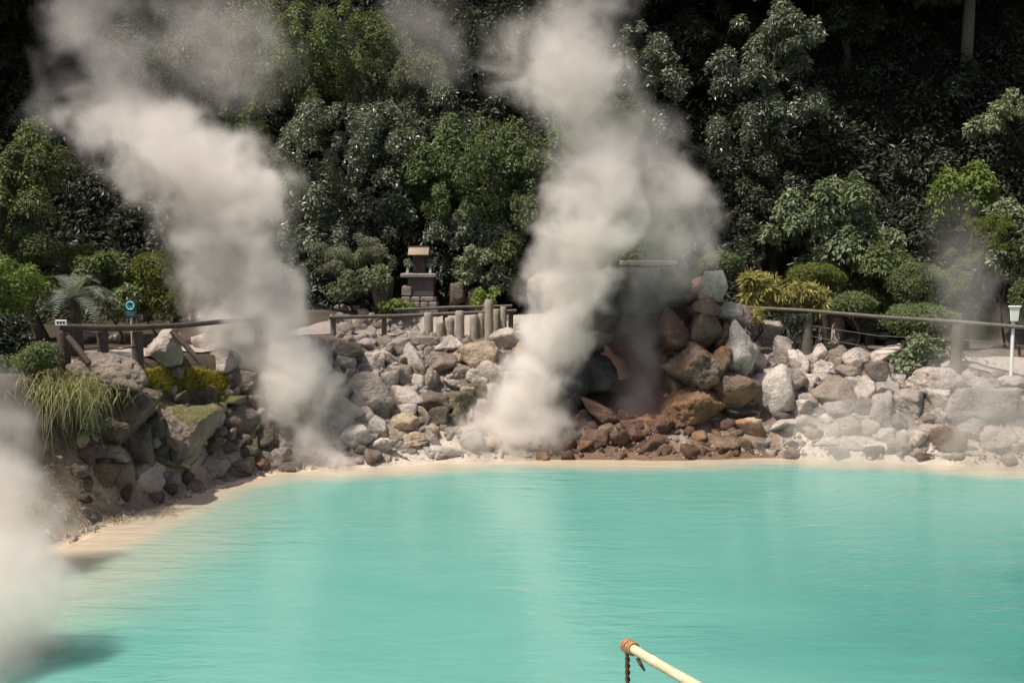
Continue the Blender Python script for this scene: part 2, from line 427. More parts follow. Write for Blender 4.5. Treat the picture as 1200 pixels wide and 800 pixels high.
def rock(cx, cy, w, h, style, tint, name, label, moss=0, stain=0, Yo=None, dep=None, roll=0, wet=0, lvl=4, tmul=1.0, lift=0):
    SEED[0] += 1
    if Yo is None:
        P = cast(cx, min(cy + h * .30, 800)); Yo = P[1] + .15 * w * mpp(P[1])
    c = W(cx, cy, Yo); s = mpp(Yo)
    g_ = 1.3 if cx < 330 and cy > 445 else 1.14
    wd_, ht_ = w * s * g_, h * s * g_
    dp_ = dep if dep else .5 * (wd_ + max(ht_, .6 * wd_))
    V, F = rock_shape(SEED[0], style, lvl)
    V = V * np.array([wd_, dp_, ht_])
    if roll:
        a = R_(roll); Rm = np.array([[math.cos(a), 0, math.sin(a)], [0, 1, 0], [-math.sin(a), 0, math.cos(a)]]); V = V @ Rm.T
    o = link(name, mesh_np(name, V, F, ROCK, None, style != 'x'), None, c)
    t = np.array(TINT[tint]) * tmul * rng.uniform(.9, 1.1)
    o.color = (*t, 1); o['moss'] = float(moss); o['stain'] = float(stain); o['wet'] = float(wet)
    tag(o, label, 'boulder' if max(w, h) > 28 else 'rock')
    ROCKS.append((cx, cy, w, h, label)); return o

# --- left bank
B = 'boulder'; S = 'rock'
for a in [
 (130, 434, 86, 40, 'round', 'm', B, 'big oval grey boulder with dark front under the left railing', .1),
 (190, 409, 48, 46, 'angular', 'g', B, 'triangular peaked boulder between railing post and diagonal brace on the left', 0),
 (248, 398, 36, 32, 'lava', 'p', B, 'pale mottled boulder at the right end of the left railing', 0),
 (258, 424, 44, 27, 'round', 'g', B, 'rounded grey boulder below the mottled one beside the left plume', 0),
 (287, 446, 30, 24, 'block', 'm', B, 'blocky grey stone right of the yellow moss patch', 0),
 (267, 442, 13, 11, 'round', 'g', S, 'small round stone between moss patch and blocky grey stone', 0),
 (205, 437, 18, 14, 'angular', 'm', S, 'small grey stone sitting on the yellow moss patch', .2),
 (98, 396, 27, 15, 'slab', 'm', B, 'flat dark stone on the path behind the left railing end', 0),
 (136, 397, 17, 15, 'round', 't', S, 'tan rounded stone on the path between two railing posts', 0),
 (168, 370, 17, 20, 'angular', 'm', S, 'grey pointed stone right of the blue sign', 0),
 (232, 372, 24, 12, 'slab', 'g', S, 'flat grey stone under the shrubs above the left railing', 0),
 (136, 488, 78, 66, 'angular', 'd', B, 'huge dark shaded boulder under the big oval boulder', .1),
 (166, 478, 22, 23, 'round', 'm', S, 'grey rounded stone left of the mossy pair on left bank', .25),
 (190, 480, 22, 20, 'round', 'l', S, 'mossy rounded stone above the largest mossy boulder', .7),
 (230, 466, 27, 23, 'angular', 'l', S, 'moss streaked angular stone just below the yellow moss patch', .5),
 (208, 468, 21, 17, 'round', 'l', S, 'green mossy stone tucked under the yellow moss patch', .8),
 (217, 507, 62, 60, 'angular', 'm', B, 'largest boulder of the left bank, cracked with mossy top', .65),
 (238, 487, 28, 19, 'slab', 'l', S, 'flat mossy stone right above the largest mossy boulder', .7),
 (256, 490, 16, 18, 'lava', 'g', S, 'small rough grey stone between mossy slab and dark round boulder', 0),
 (280, 494, 36, 36, 'round', 'd', B, 'dark rounded boulder near left plume on the left bank', .15),
 (262, 470, 40, 14, 'slab', 'l', B, 'long low mossy ledge stone below the dry grass', .6),
 (184, 503, 23, 25, 'block', 'd', S, 'dark block with bright mossy top left of the largest mossy boulder', .7),
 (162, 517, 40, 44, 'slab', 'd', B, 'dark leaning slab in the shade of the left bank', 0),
 (192, 539, 41, 27, 'lava', 'l', B, 'porous mossy boulder below the largest mossy boulder', .6),
 (222, 546, 20, 22, 'lava', 'm', S, 'porous grey stone right of the porous mossy boulder', .2),
 (168, 562, 42, 31, 'round', 'p', B, 'pale rounded boulder by the sandy left shore', .1),
 (198, 563, 21, 16, 'round', 'm', S, 'small grey stone right of the pale rounded shore boulder', 0),
 (134, 534, 31, 27, 'lava', 't', B, 'tan crumbly boulder above the grassy brown stump rock', .1),
 (124, 558, 30, 28, 'block', 'b', B, 'brown stump shaped rock topped with dry grass by the shore', .4),
 (252, 547, 27, 23, 'lava', 'g', S, 'rough pitted stone at the waterline left of the left plume', .1),
 (264, 526, 19, 17, 'round', 'd', S, 'small dark stone under the dark rounded boulder', 0),
 (288, 526, 25, 23, 'lava', 'l', S, 'greenish grey rough stone beside the foot of the left plume', .4),
 (303, 542, 20, 15, 'lava', 'o', S, 'orange stained stone at the waterline by the left plume', 0),
 (272, 553, 26, 12, 'lava', 'l', S, 'low green crusted stone at the edge of the left shore', .5),
 (298, 499, 10, 8, 'round', 'p', S, 'little pale stone on the right side of the left bank', 0),
 (300, 466, 26, 22, 'round', 'm', S, 'brown grey stone below the blocky stone beside the left plume', .1),
 (308, 512, 26, 30, 'angular', 'd', S, 'dark stone half hidden by the left plume', 0),
]: rock(a[0], a[1], a[2], a[3], a[4], a[5], a[6], a[7], moss=a[8], lvl=5 if a[2] > 55 else 4, Yo=19.7 if a[0] == 130 else None)

# --- middle pile
for a in [
 (402, 409, 44, 21, 'slab', 'm', B, 'dark fronted flat slab at the upper left of the middle pile', 0),
 (404, 425, 24, 19, 'round', 'g', S, 'grey lumpy stone under the dark fronted slab', 0),
 (427, 418, 32, 14, 'slab', 'p', B, 'pale flat slab lying across two stones like a small arch', 0),
 (444, 424, 13, 23, 'upright', 'p', S, 'short upright stone propping the right end of the pale flat slab', 0),
 (430, 431, 20, 12, 'block', 'g', S, 'small block under the pale flat arch slab', 0),
 (457, 419, 17, 17, 'angular', 'p', S, 'pale angular stone right of the little upright prop stone', 0),
 (470, 408, 32, 24, 'angular', 'g', B, 'angular boulder with shaded right side above the egg shaped boulder', 0),
 (485, 421, 26, 35, 'round', 'p', B, 'egg shaped pale boulder in the middle pile', 0),
 (471, 440, 26, 22, 'block', 'm', S, 'dark hollowed block left below the egg shaped boulder', 0),
 (422, 444, 40, 18, 'slab', 'p', B, 'pale flat ledge stone above the big slanted block', 0),
 (432, 459, 64, 40, 'block', 'g', B, 'big slanted block with pale left face in the middle pile', 0),
 (502, 400, 25, 13, 'slab', 'm', S, 'low brown slab at the foot of the stone pillars', 0),
 (527, 404, 32, 20, 'angular', 'p', B, 'pale wedge stone directly beneath the middle stone pillars', 0),
 (549, 402, 20, 16, 'angular', 'm', S, 'dark notch stone between two pale boulders below the pillars', 0),
 (562, 418, 40, 36, 'slab', 't', B, 'slanted pale tan boulder below the tallest stone pillar', 0),
 (591, 398, 31, 26, 'round', 'p', B, 'round pale boulder right of the tallest stone pillar', 0),
 (519, 427, 38, 28, 'lava', 'm', B, 'rough dark boulder right of the egg shaped boulder', 0),
 (583, 417, 20, 17, 'round', 'p', S, 'small pale stone below the round pale boulder near steam', 0),
 (574, 437, 34, 30, 'round', 'p', B, 'smooth rounded boulder at the steam edge of the middle pile', 0),
 (505, 446, 19, 29, 'lava', 'm', S, 'tall rough stone under the rough dark boulder', 0),
 (542, 436, 22, 16, 'block', 'm', S, 'small squarish stone in the centre of the middle pile', .1),
 (556, 441, 18, 18, 'block', 'g', S, 'squarish grey stone left of the smooth rounded boulder', .1),
 (488, 447, 20, 17, 'round', 'p', S, 'little pale round stone under the egg shaped boulder', 0),
 (531, 451, 22, 14, 'angular', 'g', S, 'grey chip stone above the long dark block', .15),
 (512, 472, 50, 25, 'block', 'd', B, 'long dark block with flat top crossed by a stick', .1),
 (543, 471, 32, 24, 'block', 'l', B, 'dark greenish block right of the long dark block', .35),
 (560, 459, 22, 22, 'angular', 'l', S, 'greenish pointed stone near the steam of the middle pile', .35),
 (572, 478, 26, 20, 'angular', 'm', S, 'misty grey stone half lost in the central plume edge', .1),
 (514, 489, 23, 25, 'block', 'd', S, 'dark cube like stone with mossy flat top', .4),
 (535, 485, 20, 26, 'angular', 'l', S, 'yellowish mossy pointed stone right of the dark cube', .5),
 (448, 480, 26, 32, 'lava', 'g', B, 'tall porous grey stone at left foot of the middle pile', 0),
 (474, 466, 46, 26, 'lava', 'g', B, 'porous knobbly boulder left of the long dark block', 0),
 (443, 500, 22, 24, 'round', 'w', S, 'whitish smooth stone at the lower left of the middle pile', 0),
 (476, 497, 34, 26, 'round', 't', B, 'tan smooth round boulder low in the middle pile', 0),
 (507, 513, 20, 22, 'angular', 'g', S, 'pale grey stone near the waterline right of the tan boulder', 0),
 (484, 514, 36, 18, 'lava', 't', B, 'crusty tan stone below the tan smooth boulder', 0),
 (448, 522, 44, 22, 'lava', 'w', B, 'pale crusted lumpy rock at waterline of the middle pile', 0),
 (519, 529, 44, 15, 'slab', 'w', S, 'white slab standing in for the bright foam spot by the central plume', 0),  # slab added in place of a bright foam spot on the waterline
 (366, 418, 46, 44, 'round', 'p', B, 'large pale boulder veiled by the left plume', 0),
 (385, 452, 36, 30, 'round', 'p', B, 'pale boulder just right of the left plume', 0),
 (408, 478, 36, 30, 'angular', 'g', B, 'grey boulder fading into steam left of the porous stone', 0),
 (418, 512, 34, 28, 'round', 'w', B, 'whitish boulder at the waterline right of the left plume', 0),
 (340, 440, 44, 40, 'round', 'g', B, 'grey boulder hidden behind the left plume', 0),
 (408, 351, 22, 12, 'round', 'g', S, 'rounded stone on the garden edge left of the stump', 0),
 (420, 346, 24, 16, 'round', 'b', S, 'brown stone under the leafy shrub left of the shrine', 0),
 (400, 361, 20, 10, 'round', 'p', S, 'pale stone on the garden edge over the middle rail', 0),
 (418, 362, 18, 8, 'round', 'p', S, 'second pale stone on the garden edge over the middle rail', 0),
 (392, 322, 30, 30, 'round', 'd', B, 'big round dark stone below the fine needled shrub', .2),
]: rock(a[0], a[1], a[2], a[3], a[4], a[5], a[6], a[7], moss=a[8])

# --- spring mound
for a in [
 (686, 408, 56, 36, 'lava', 'd', B, 'blackish boulder upper left of the steaming cleft', .25, .1, 26.3),
 (698, 436, 48, 54, 'lava', 'k', B, 'blackish boulder beside left edge of the steaming cleft', .1, 0, 26.0),
 (664, 456, 54, 66, 'round', 'k', B, 'tall dark greenish boulder on the left of the spring mound', .4, 0, 25.9),
 (702, 482, 42, 34, 'lava', 'r', B, 'wet red brown boulder at left foot of the cleft', 0, .45, 25.5),
 (673, 495, 32, 24, 'lava', 'r', B, 'red brown lumpy rock left of the wet red boulder', 0, .45, 25.4),
 (748, 352, 96, 26, 'angular', 'k', B, 'broad dark overhang rock capping the steaming cleft', 0, 0, 26.5),
 (706, 338, 50, 44, 'angular', 'm', B, 'brown boulder on the mound top left of the pale slab', 0, .3, 26.9),
 (745, 329, 46, 30, 'round', 'g', B, 'grey boulder on the mound top below the pale slab', 0, 0, 26.8),
 (787, 330, 48, 40, 'lava', 'b', B, 'brown boulder on the mound top below the right end of the slab', 0, .35, 26.8),
 (664, 366, 48, 56, 'angular', 'd', B, 'dark boulder on the upper left shoulder of the mound', .1, 0, 26.9),
 (652, 410, 40, 50, 'angular', 'd', B, 'dark boulder at the left side of the mound behind steam', .2, 0, 26.6),
 (640, 340, 40, 36, 'round', 'm', B, 'brown round boulder behind the left shoulder of the mound', 0, 0, 27.6),
 (852, 392, 30, 34, 'lava', 'b', S, 'brown stone between orange lichen boulder and tall pale one', 0, .4, 26.6),
 (793, 384, 38, 50, 'lava', 'r', B, 'dark reddish layered boulder upper right of the cleft', 0, .45, 26.3),
 (828, 387, 38, 48, 'lava', 'b', B, 'boulder with orange and green lichen near the mound top', .4, .36, 26.2),
 (820, 431, 80, 56, 'lava', 'b', B, 'wide craggy brown boulder on the right of the cleft', .12, .45, 26.0),
 (846, 424, 28, 34, 'lava', 'b', S, 'rusty ochre stone leaning on the wide craggy brown boulder', .35, .5, 25.8),
 (811, 482, 70, 62, 'lava', 'o', B, 'rust orange rounded boulder right of the cleft', .15, .45, 25.7),
 (860, 458, 52, 42, 'lava', 'b', B, 'rough rusty brown boulder below the tall pale pitted boulder', .12, .4, 25.7),
 (866, 487, 34, 30, 'angular', 'k', S, 'dark gap stone right of the rust orange boulder', 0, 0, 25.8),
 (836, 337, 26, 36, 'upright', 'w', B, 'pale pitted stone standing on top of the spring mound', 0, 0, 26.7),
 (829, 361, 32, 24, 'lava', 'b', S, 'rounded brown stone above the orange lichen boulder', 0, .05, 26.2),
 (867, 409, 38, 62, 'round', 'w', B, 'tall pale pitted boulder on the right side of mound', 0, 0, 26.2),
 (852, 364, 30, 20, 'round', 'g', S, 'grey stone above the tall pale pitted boulder', 0, 0, 26.8),
 (866, 372, 28, 26, 'round', 'm', S, 'darker grey stone right above the tall pale pitted boulder', 0, 0, 26.8),
 (878, 503, 32, 27, 'lava', 't', B, 'white and orange stained stone near the right waterline', 0, .6, None),
 (800, 514, 54, 24, 'lava', 'o', B, 'low orange brown crust rock below the rust orange boulder', 0, .4, 25.2),
 (848, 518, 44, 18, 'lava', 'b', B, 'brown crust rock at the waterline left of white stained stone', 0, .4, None),
 (700, 515, 26, 24, 'lava', 'r', S, 'red brown cobble at the waterline, second from the left', 0, .2, None),
 (726, 515, 24, 26, 'lava', 'r', S, 'red brown cobble at the waterline under the cleft', 0, .1, None),
 (744, 510, 22, 20, 'round', 'r', S, 'smooth red brown cobble directly below the cleft', 0, .1, None),
 (714, 503, 24, 14, 'round', 'b', S, 'flat brown cobble between wet red boulder and cobbles', 0, .1, None),
 (740, 498, 28, 14, 'slab', 'r', S, 'flat dark red sill stone at the cleft bottom', 0, .1, None),
 (662, 522, 28, 18, 'lava', 'r', S, 'red brown cobble at the waterline, leftmost of the row', 0, .25, None),
 (682, 524, 22, 16, 'lava', 'o', S, 'orange brown cobble between two red cobbles at waterline', 0, .4, None),
 (764, 520, 32, 20, 'lava', 'r', S, 'dull red crust stone right of the smooth red cobble', 0, .3, None),
 (610, 522, 28, 12, 'lava', 'o', S, 'bright orange crust rock at the foot of the central plume', 0, .5, None),
 (775, 500, 30, 20, 'lava', 'r', S, 'red brown stone beside left side of rust orange boulder', 0, .25, None),
]: rock(a[0], a[1], a[2], a[3], a[4], a[5], a[6], a[7], moss=a[8], stain=a[9], Yo=a[10], wet=.55 if a[5] in 'rk' else .1, lvl=5 if a[2] > 55 else 4)

# --- right wall : boxes in a 2.9625x enlargement whose corner is pixel (800,280)
for a in [
 (272, 332, 112, 108, 'block', 'g', 'large squarish grey boulder right of the tall pale pitted boulder'),
 (325, 291, 78, 38, 'slab', 'm', 'flat dark stone on top of the large squarish boulder'),
 (376, 326, 58, 42, 'round', 'p', 'small pale stone near the railing beside a flat dark stone'),
 (335, 326, 32, 40, 'round', 'g', 'narrow pale stone right of the large squarish boulder top'),
 (392, 366, 66, 52, 'round', 'g', 'half dome shaped stone below the small pale railing stone'),
 (345, 396, 52, 112, 'upright', 'g', 'narrow upright stone standing right of the large squarish boulder'),
 (280, 391, 64, 36, 'slab', 'm', 'low stone wedged under the large squarish boulder'),
 (412, 431, 94, 88, 'angular', 'p', 'craggy pale boulder with dark cleft below the half dome stone'),
 (510, 322, 92, 124, 'round', 'g', 'tall rounded boulder standing against the right railing'),
 (474, 396, 74, 62, 'angular', 'p', 'pale angular stone left below the tall railing boulder'),
 (531, 411, 68, 78, 'angular', 'm', 'stone with dark right face below the tall railing boulder'),
 (496, 456, 82, 58, 'block', 'p', 'pale blocky stone right of the craggy pale boulder'),
 (602, 415, 98, 68, 'round', 'p', 'pale dome stone between railing boulder and ivy'),
 (706, 395, 94, 76, 'round', 'p', 'smooth pale round boulder left of the ivy'),
 (566, 474, 74, 66, 'angular', 'm', 'brown angular stone below the pale dome stone'),
 (612, 452, 52, 52, 'angular', 'd', 'dark jagged stone right below the pale dome stone'),
 (676, 462, 72, 74, 'block', 'd', 'dark blocky stone left of the ivy'),
 (633, 517, 58, 80, 'block', 'p', 'pale squared marker like stone standing in right wall'),
 (366, 492, 124, 94, 'round', 'g', 'rounded grey boulder below the craggy pale boulder'),
 (520, 535, 130, 112, 'angular', 'm', 'big triangular brown boulder in the right wall'),
 (310, 542, 132, 190, 'angular', 'w', 'biggest pale boulder at the left of the right wall'),
 (552, 591, 112, 72, 'round', 'g', 'flattened grey boulder under the big triangular one'),
 (634, 590, 74, 64, 'block', 'd', 'dark stone under the squared marker like stone'),
 (697, 592, 88, 112, 'block', 'g', 'upright block with bright top and dark front'),
 (785, 572, 114, 92, 'lava', 'g', 'hollowed pocked boulder right of the upright block'),
 (812, 622, 110, 70, 'lava', 'm', 'pocked brown stone under the hollowed boulder'),
 (757, 640, 66, 62, 'lava', 'd', 'small dark pocked stone between upright block and brown stone'),
 (712, 522, 80, 46, 'block', 'g', 'squat stone just left under the ivy'),
 (874, 492, 180, 90, 'slab', 'g', 'long flat topped block below the ivy'),
 (884, 562, 76, 88, 'angular', 'p', 'pale tilted stone between long block and broad misty slab'),
 (1020, 574, 228, 124, 'slab', 'g', 'broad slab boulder in mist at the far right'),
 (920, 400, 98, 64, 'round', 'm', 'rounded stone at the foot of right railing post'),
 (915, 697, 108, 98, 'round', 'b', 'brown rounded boulder at the right waterline'),
 (811, 705, 68, 80, 'round', 'p', 'pale egg stone at waterline left of brown rounded boulder'),
 (756, 708, 84, 84, 'round', 'g', 'grey stone overlapped by the pale egg stone'),
 (706, 690, 64, 64, 'angular', 'p', 'pale wedge stone at waterline left of the grey pair'),
 (648, 660, 76, 64, 'round', 'g', 'misty grey stone under the upright block'),
 (576, 652, 88, 70, 'round', 'g', 'misty grey stone under the flattened grey boulder'),
 (330, 660, 116, 62, 'angular', 'w', 'low pale stone right of the white and orange stained stone'),
 (405, 592, 84, 74, 'angular', 'p', 'pale stone between biggest pale and big triangular boulders'),
 (440, 500, 60, 60, 'angular', 'p', 'pale chip stone left of the big triangular boulder'),
 (260, 430, 70, 60, 'round', 'p', 'pale round stone above the biggest pale boulder'),
 (215, 480, 50, 50, 'lava', 'w', 'white crusted stone left of the biggest pale boulder'),
 (676, 342, 84, 38, 'round', 'p', 'pale flat stone by the garden path behind the ivy'),
 (1135, 590, 130, 96, 'round', 'p', 'pale boulder lost in mist at right edge'),
 (1005, 660, 110, 80, 'round', 'g', 'misty stone right of the brown rounded boulder'),
 (1090, 690, 120, 80, 'round', 'p', 'misty pale stone at waterline near the right edge'),
 (1040, 490, 120, 70, 'angular', 'g', 'grey stone behind the broad misty slab'),
 (1150, 505, 90, 60, 'round', 'p', 'pale stone below the white sign pole'),
 (500, 700, 90, 40, 'lava', 'w', 'low white crusted rock at the right waterline'),
 (590, 712, 80, 36, 'lava', 'p', 'low pale crusted rock left of the pale wedge stone'),
 (840, 752, 70, 24, 'lava', 'r', 'small reddish stone touching the water below the egg stone'),
 (905, 758, 70, 34, 'lava', 'w', 'white crusted rock under the brown rounded boulder'),
 (430, 640, 90, 60, 'round', 'p', 'pale half buried stone above the right waterline'),
 (925, 440, 60, 34, 'slab', 'g', 'thin stone under the rounded post foot stone'),
]:
    cx, cy, w_, h_ = 800 + a[0] / 2.9625, 280 + a[1] / 2.9625, a[2] / 2.9625, a[3] / 2.9625
    rock(cx, cy, w_, h_, a[4], a[5], B if max(w_, h_) > 28 else S, a[6], stain=.25 if a[5] == 'w' and cx < 900 else 0, lvl=5 if w_ > 55 else 4)

# --- filler stones, copied from a dozen shapes
proto = []
for i in range(14):
    st = ['angular', 'round', 'lava', 'block', 'lava', 'angular', 'slab'][i % 7]
    V, F = rock_shape(900 + i, st, 3); proto.append(mesh_np('rock', V, F, ROCK, None, True))
def inpoly(x, y, P):
    r = False
    for i in range(len(P)):
        a, b = P[i], P[(i + 1) % len(P)]
        if (a[1] > y) != (b[1] > y) and x < (b[0] - a[0]) * (y - a[1]) / (b[1] - a[1]) + a[0]: r = not r
    return r
def fillers(poly, n, s0, s1, tints, shapes, zone, group, moss=0, overlap=.5):
    rd = random.Random(hash(zone) % 1000 if False else len(zone) * 7 + n); xs_ = [p[0] for p in poly]; ys_ = [p[1] for p in poly]
    placed = 0; tries = 0
    while placed < n and tries < n * 60:
        tries += 1
        x, y = rd.uniform(min(xs_), max(xs_)), rd.uniform(min(ys_), max(ys_))
        if not inpoly(x, y, poly): continue
        s = s0 + (s1 - s0) * rd.random() ** 1.8
        ok = True
        for q in ROCKS:
            ex = abs(x - q[0]) / (q[2] * .5 + s * .5); ey = abs(y - q[1]) / (q[3] * .5 + s * .5)
            if ex * ex + ey * ey < overlap * overlap * 1.0: ok = False; break
        if not ok: continue
        P = cast(x, y + s * .2); sz = s * mpp(P[1]) * 1.3
        if P[2] < .02: continue
        asp = rd.uniform(.7, 1.15)
        FILL.append((s, x, y, P, rd.choice(shapes), (sz, sz * rd.uniform(.8, 1.1), sz * asp), rd.uniform(0, 6.28), rd.choice(tints), rd.uniform(.85, 1.15), moss * rd.random(), group))
        ROCKS.append((x, y, s, s * asp, None)); placed += 1
USED = {}; FILL = []
fillers([(385, 366), (490, 368), (500, 392), (470, 402), (400, 402)], 50, 9, 22, 'ggmp', [2, 4, 9, 11], 'lava bed', 'rough lava stones below the middle rail')
fillers([(385, 400), (600, 385), (620, 410), (600, 470), (560, 500), (520, 528), (430, 535), (390, 470)], 120, 8, 20, 'gpmtp', list(range(14)), 'middle', 'small stones of the middle pile', .2)
fillers([(885, 365), (960, 385), (1110, 410), (1200, 440), (1200, 538), (890, 530), (868, 470)], 170, 8, 20, 'gpmpd', list(range(14)), 'right', 'small stones of the right wall')
fillers([(630, 505), (655, 470), (720, 485), (790, 490), (860, 495), (885, 532), (630, 534)], 95, 8, 24, 'rrbobo', [2, 4, 9, 11], 'mound', 'small stones at the foot of the spring mound')
fillers([(100, 455), (230, 456), (310, 440), (322, 545), (250, 566), (150, 580), (118, 570)], 80, 8, 28, 'mdldlm', list(range(14)), 'left', 'small stones of the left bank', .6)
fillers([(795, 345), (845, 345), (872, 400), (885, 500), (840, 500), (780, 470), (785, 400)], 40, 9, 26, 'bdombr', [2, 4, 9, 11, 0, 5], 'mound side', 'small stones on the right side of the spring mound', .4)
fillers([(640, 345), (690, 345), (705, 470), (640, 510), (630, 420)], 26, 10, 26, 'dbkdm', [2, 4, 9, 11, 0, 5], 'mound left', 'stones on the left side of the spring mound', .3)
fillers([(330, 440), (440, 440), (440, 538), (318, 546), (300, 470)], 44, 12, 30, 'gmdpl', list(range(14)), 'plume foot', 'stones around the foot of the left plume', .2)
fillers([(62, 520), (120, 480), (135, 560), (100, 600), (75, 612)], 14, 8, 22, 'bmtd', [2, 4, 9, 11, 0], 'left soil', 'stones in the grassy soil of the left bank', .4)
fillers([(560, 380), (660, 380), (650, 528), (540, 530), (575, 480)], 26, 10, 26, 'pgpt', list(range(14)), 'plume', 'stones behind the central plume')

FILL.sort(key=lambda q: -q[0])
n_named = sum(1 for o in COL.objects if o.name.split('.')[0] == 'rock')
REST = {}
for kf, (s, x, y, P, sh_, scl, rz, tn, tv, mo_, group) in enumerate(FILL):
    if kf >= 288 - n_named:
        V = np.array([v.co[:] for v in proto[sh_].vertices]) * np.array(scl); F = np.array([p.vertices[:] for p in proto[sh_].polygons])
        V = np.c_[V[:, 0] * math.cos(rz) - V[:, 1] * math.sin(rz), V[:, 0] * math.sin(rz) + V[:, 1] * math.cos(rz), V[:, 2]] + P
        q = REST.setdefault('foot of the spring' in group, [[], [], 0]); q[0].append(V); q[1].append(F + q[2]); q[2] += len(V); continue
    o = link('rock', proto[sh_], None, P); o.scale = scl; o.rotation_euler = (0, 0, rz)
    t = np.array(TINT[tn]) * tv; o.color = (*t, 1); o['moss'] = mo_; o['stain'] = .4 if tn in 'rob' else 0.0; o['wet'] = .4 if tn in 'ro' else 0.0
    tone = {'p': 'pale', 'w': 'whitish', 'g': 'grey', 'm': 'brownish', 'd': 'dark', 'l': 'mossy', 't': 'tan', 'b': 'brown', 'r': 'red', 'o': 'orange', 'k': 'black'}[tn]
    for _, best in sorted(((math.hypot(x - q[0], y - q[1]), q) for q in ROCKS if q[4]), key=lambda e: e[0])[:12]:
        dx, dy = x - best[0], y - best[1]
        side = ('left of' if dx < 0 else 'right of') if abs(dx) > abs(dy) else ('above' if dy < 0 else 'below')
        words = best[4].split(',')[0].split()[:10]
        if words[-1] in ('the', 'of', 'and', 'with', 'on', 'in', 'by', 'a', 'to', 'its'): words = words[:-1]
        lb_ = f"{'tiny' if s < 9 else 'small'} {tone} stone {side} the {' '.join(words)}"
        if lb_ not in USED: break
    USED[lb_] = 1; tag(o, lb_, 'stone', group)
for isred, q in REST.items():
    nm = 'rubble' if isred else 'small_stones'
    o = link(nm, mesh_np(nm, np.concatenate(q[0]), np.concatenate(q[1]), ROCK, None, True)); o.color = (.15, .092, .065, 1) if isred else (.34, .29, .255, 1); o['moss'] = .1; o['stain'] = .4 if isred else 0.0; o['wet'] = .3 if isred else 0.0
    tag(o, 'rusty brown rubble between the cobbles at the mound foot' if isred else 'smallest loose stones filling the gaps between the boulders', 'stones', kind='stuff')

# gravel on the banks (nobody could count it)
gv, gf = [], []; D2, F2 = ICO[2][0], ICO[2][1]
D1 = np.array([[0, 0, 1], [.9, 0, .2], [-.3, .85, .1], [-.5, -.8, .15], [.3, .3, -.6]]); F1 = np.array([[0, 1, 2], [0, 2, 3], [0, 3, 1], [1, 4, 2], [2, 4, 3], [3, 4, 1]])
rg = np.random.default_rng(5); n = 16000
gx = rg.uniform(-9, 13, n); gy = rg.uniform(17, 29.5, n); sdv = sd_pond(gx, gy); keep = (sdv > .03) & (sdv < 3.8) & ((sdv < .7) | (rg.random(n) < .6)) & ~((gx > MX0 - 1.4) & (gx < MX1 + 1.6) & (gy > 25.0)) & ~((gx < -5) & (sdv > .7)); gx, gy = gx[keep], gy[keep]; gz = H(gx, gy)
n = len(gx); s = .025 + .085 * rg.random(n) ** 2.5; an = rg.uniform(0, 6.28, n); ca, sa = np.cos(an), np.sin(an)
jit = 1 + rg.uniform(-.3, .3, (n, 5, 3)); Q = D1[None] * jit * s[:, None, None]
V = np.stack([Q[..., 0] * ca[:, None] - Q[..., 1] * sa[:, None] + gx[:, None], Q[..., 0] * sa[:, None] + Q[..., 1] * ca[:, None] + gy[:, None], Q[..., 2] + gz[:, None]], -1).reshape(-1, 3)
F = (F1[None] + (np.arange(n) * 5)[:, None, None]).reshape(-1, 3)
GRAV = simple('gravel_stone', (.30, .26, .22), .9, .2, .6, 3, .3, .01)
tag(link('gravel', mesh_np('gravel', V, F, GRAV)), 'loose grey gravel and chips between the boulders', 'gravel', kind='stuff')

# ------------------------------------------------------------------ foliage
def leaves(cl, n, L, wid, seed, up=.6, droop=.3, shell=(.55, 1.05), flat=0, topbias=.35, spray=False):
    """cl (k,6): clump centres and radii -> leaf quads"""
    r_ = np.random.default_rng(seed); cl = np.asarray(cl, float)
    wgt = (cl[:, 3] * cl[:, 4] + cl[:, 3] * cl[:, 5] + cl[:, 4] * cl[:, 5]); wgt /= wgt.sum()
    ci = r_.choice(len(cl), n, p=wgt); c = cl[ci]
    d = r_.normal(size=(n, 3)); d[:, 2] += topbias; d /= np.linalg.norm(d, axis=1)[:, None]
    rr = r_.uniform(shell[0], shell[1], n) ** .7
    ks = n // 14; rr[:ks] *= r_.uniform(1.03, 1.28, ks)
    st_ = r_.uniform(.6, 1.6, (len(cl), 2)) if spray else np.ones((len(cl), 2)); off_ = d * c[:, 3:] * rr[:, None]
    off_[:, :2] *= st_[ci]
    if spray: off_[:, 2] -= .45 * (off_[:, 0] ** 2 + off_[:, 1] ** 2) / c[:, 3]
    P = c[:, :3] + off_
    nn = d * .55 + np.array([0, 0, up]) + r_.normal(size=(n, 3)) * .38; nn /= np.linalg.norm(nn, axis=1)[:, None]
    t = r_.normal(size=(n, 3)) * .8 + d * .6 + np.array([0, 0, -droop]); t -= nn * np.sum(t * nn, 1)[:, None]; t /= np.linalg.norm(t, axis=1)[:, None]
    b = np.cross(nn, t); l = L * r_.uniform(.5, 1.35, n) * (r_.uniform(.75, 1.3, len(cl))[ci] if spray else 1); w_ = l * wid
    base = P; tip = P + t * l[:, None] - np.array([0, 0, 1]) * (l * .12)[:, None]
    mid = P + t * (l * .45)[:, None] + nn * (l * .08)[:, None]
    V = np.stack([base, mid + b * w_[:, None] * .5, tip, mid - b * w_[:, None] * .5], 1).reshape(-1, 3)
    F = np.arange(n * 4).reshape(-1, 4)
    ctone = r_.uniform(0, 1, len(cl))[ci]
    tone = np.clip(.55 * ctone + .45 * r_.random(n), 0, 1)
    return V, F, np.repeat(tone, 4)
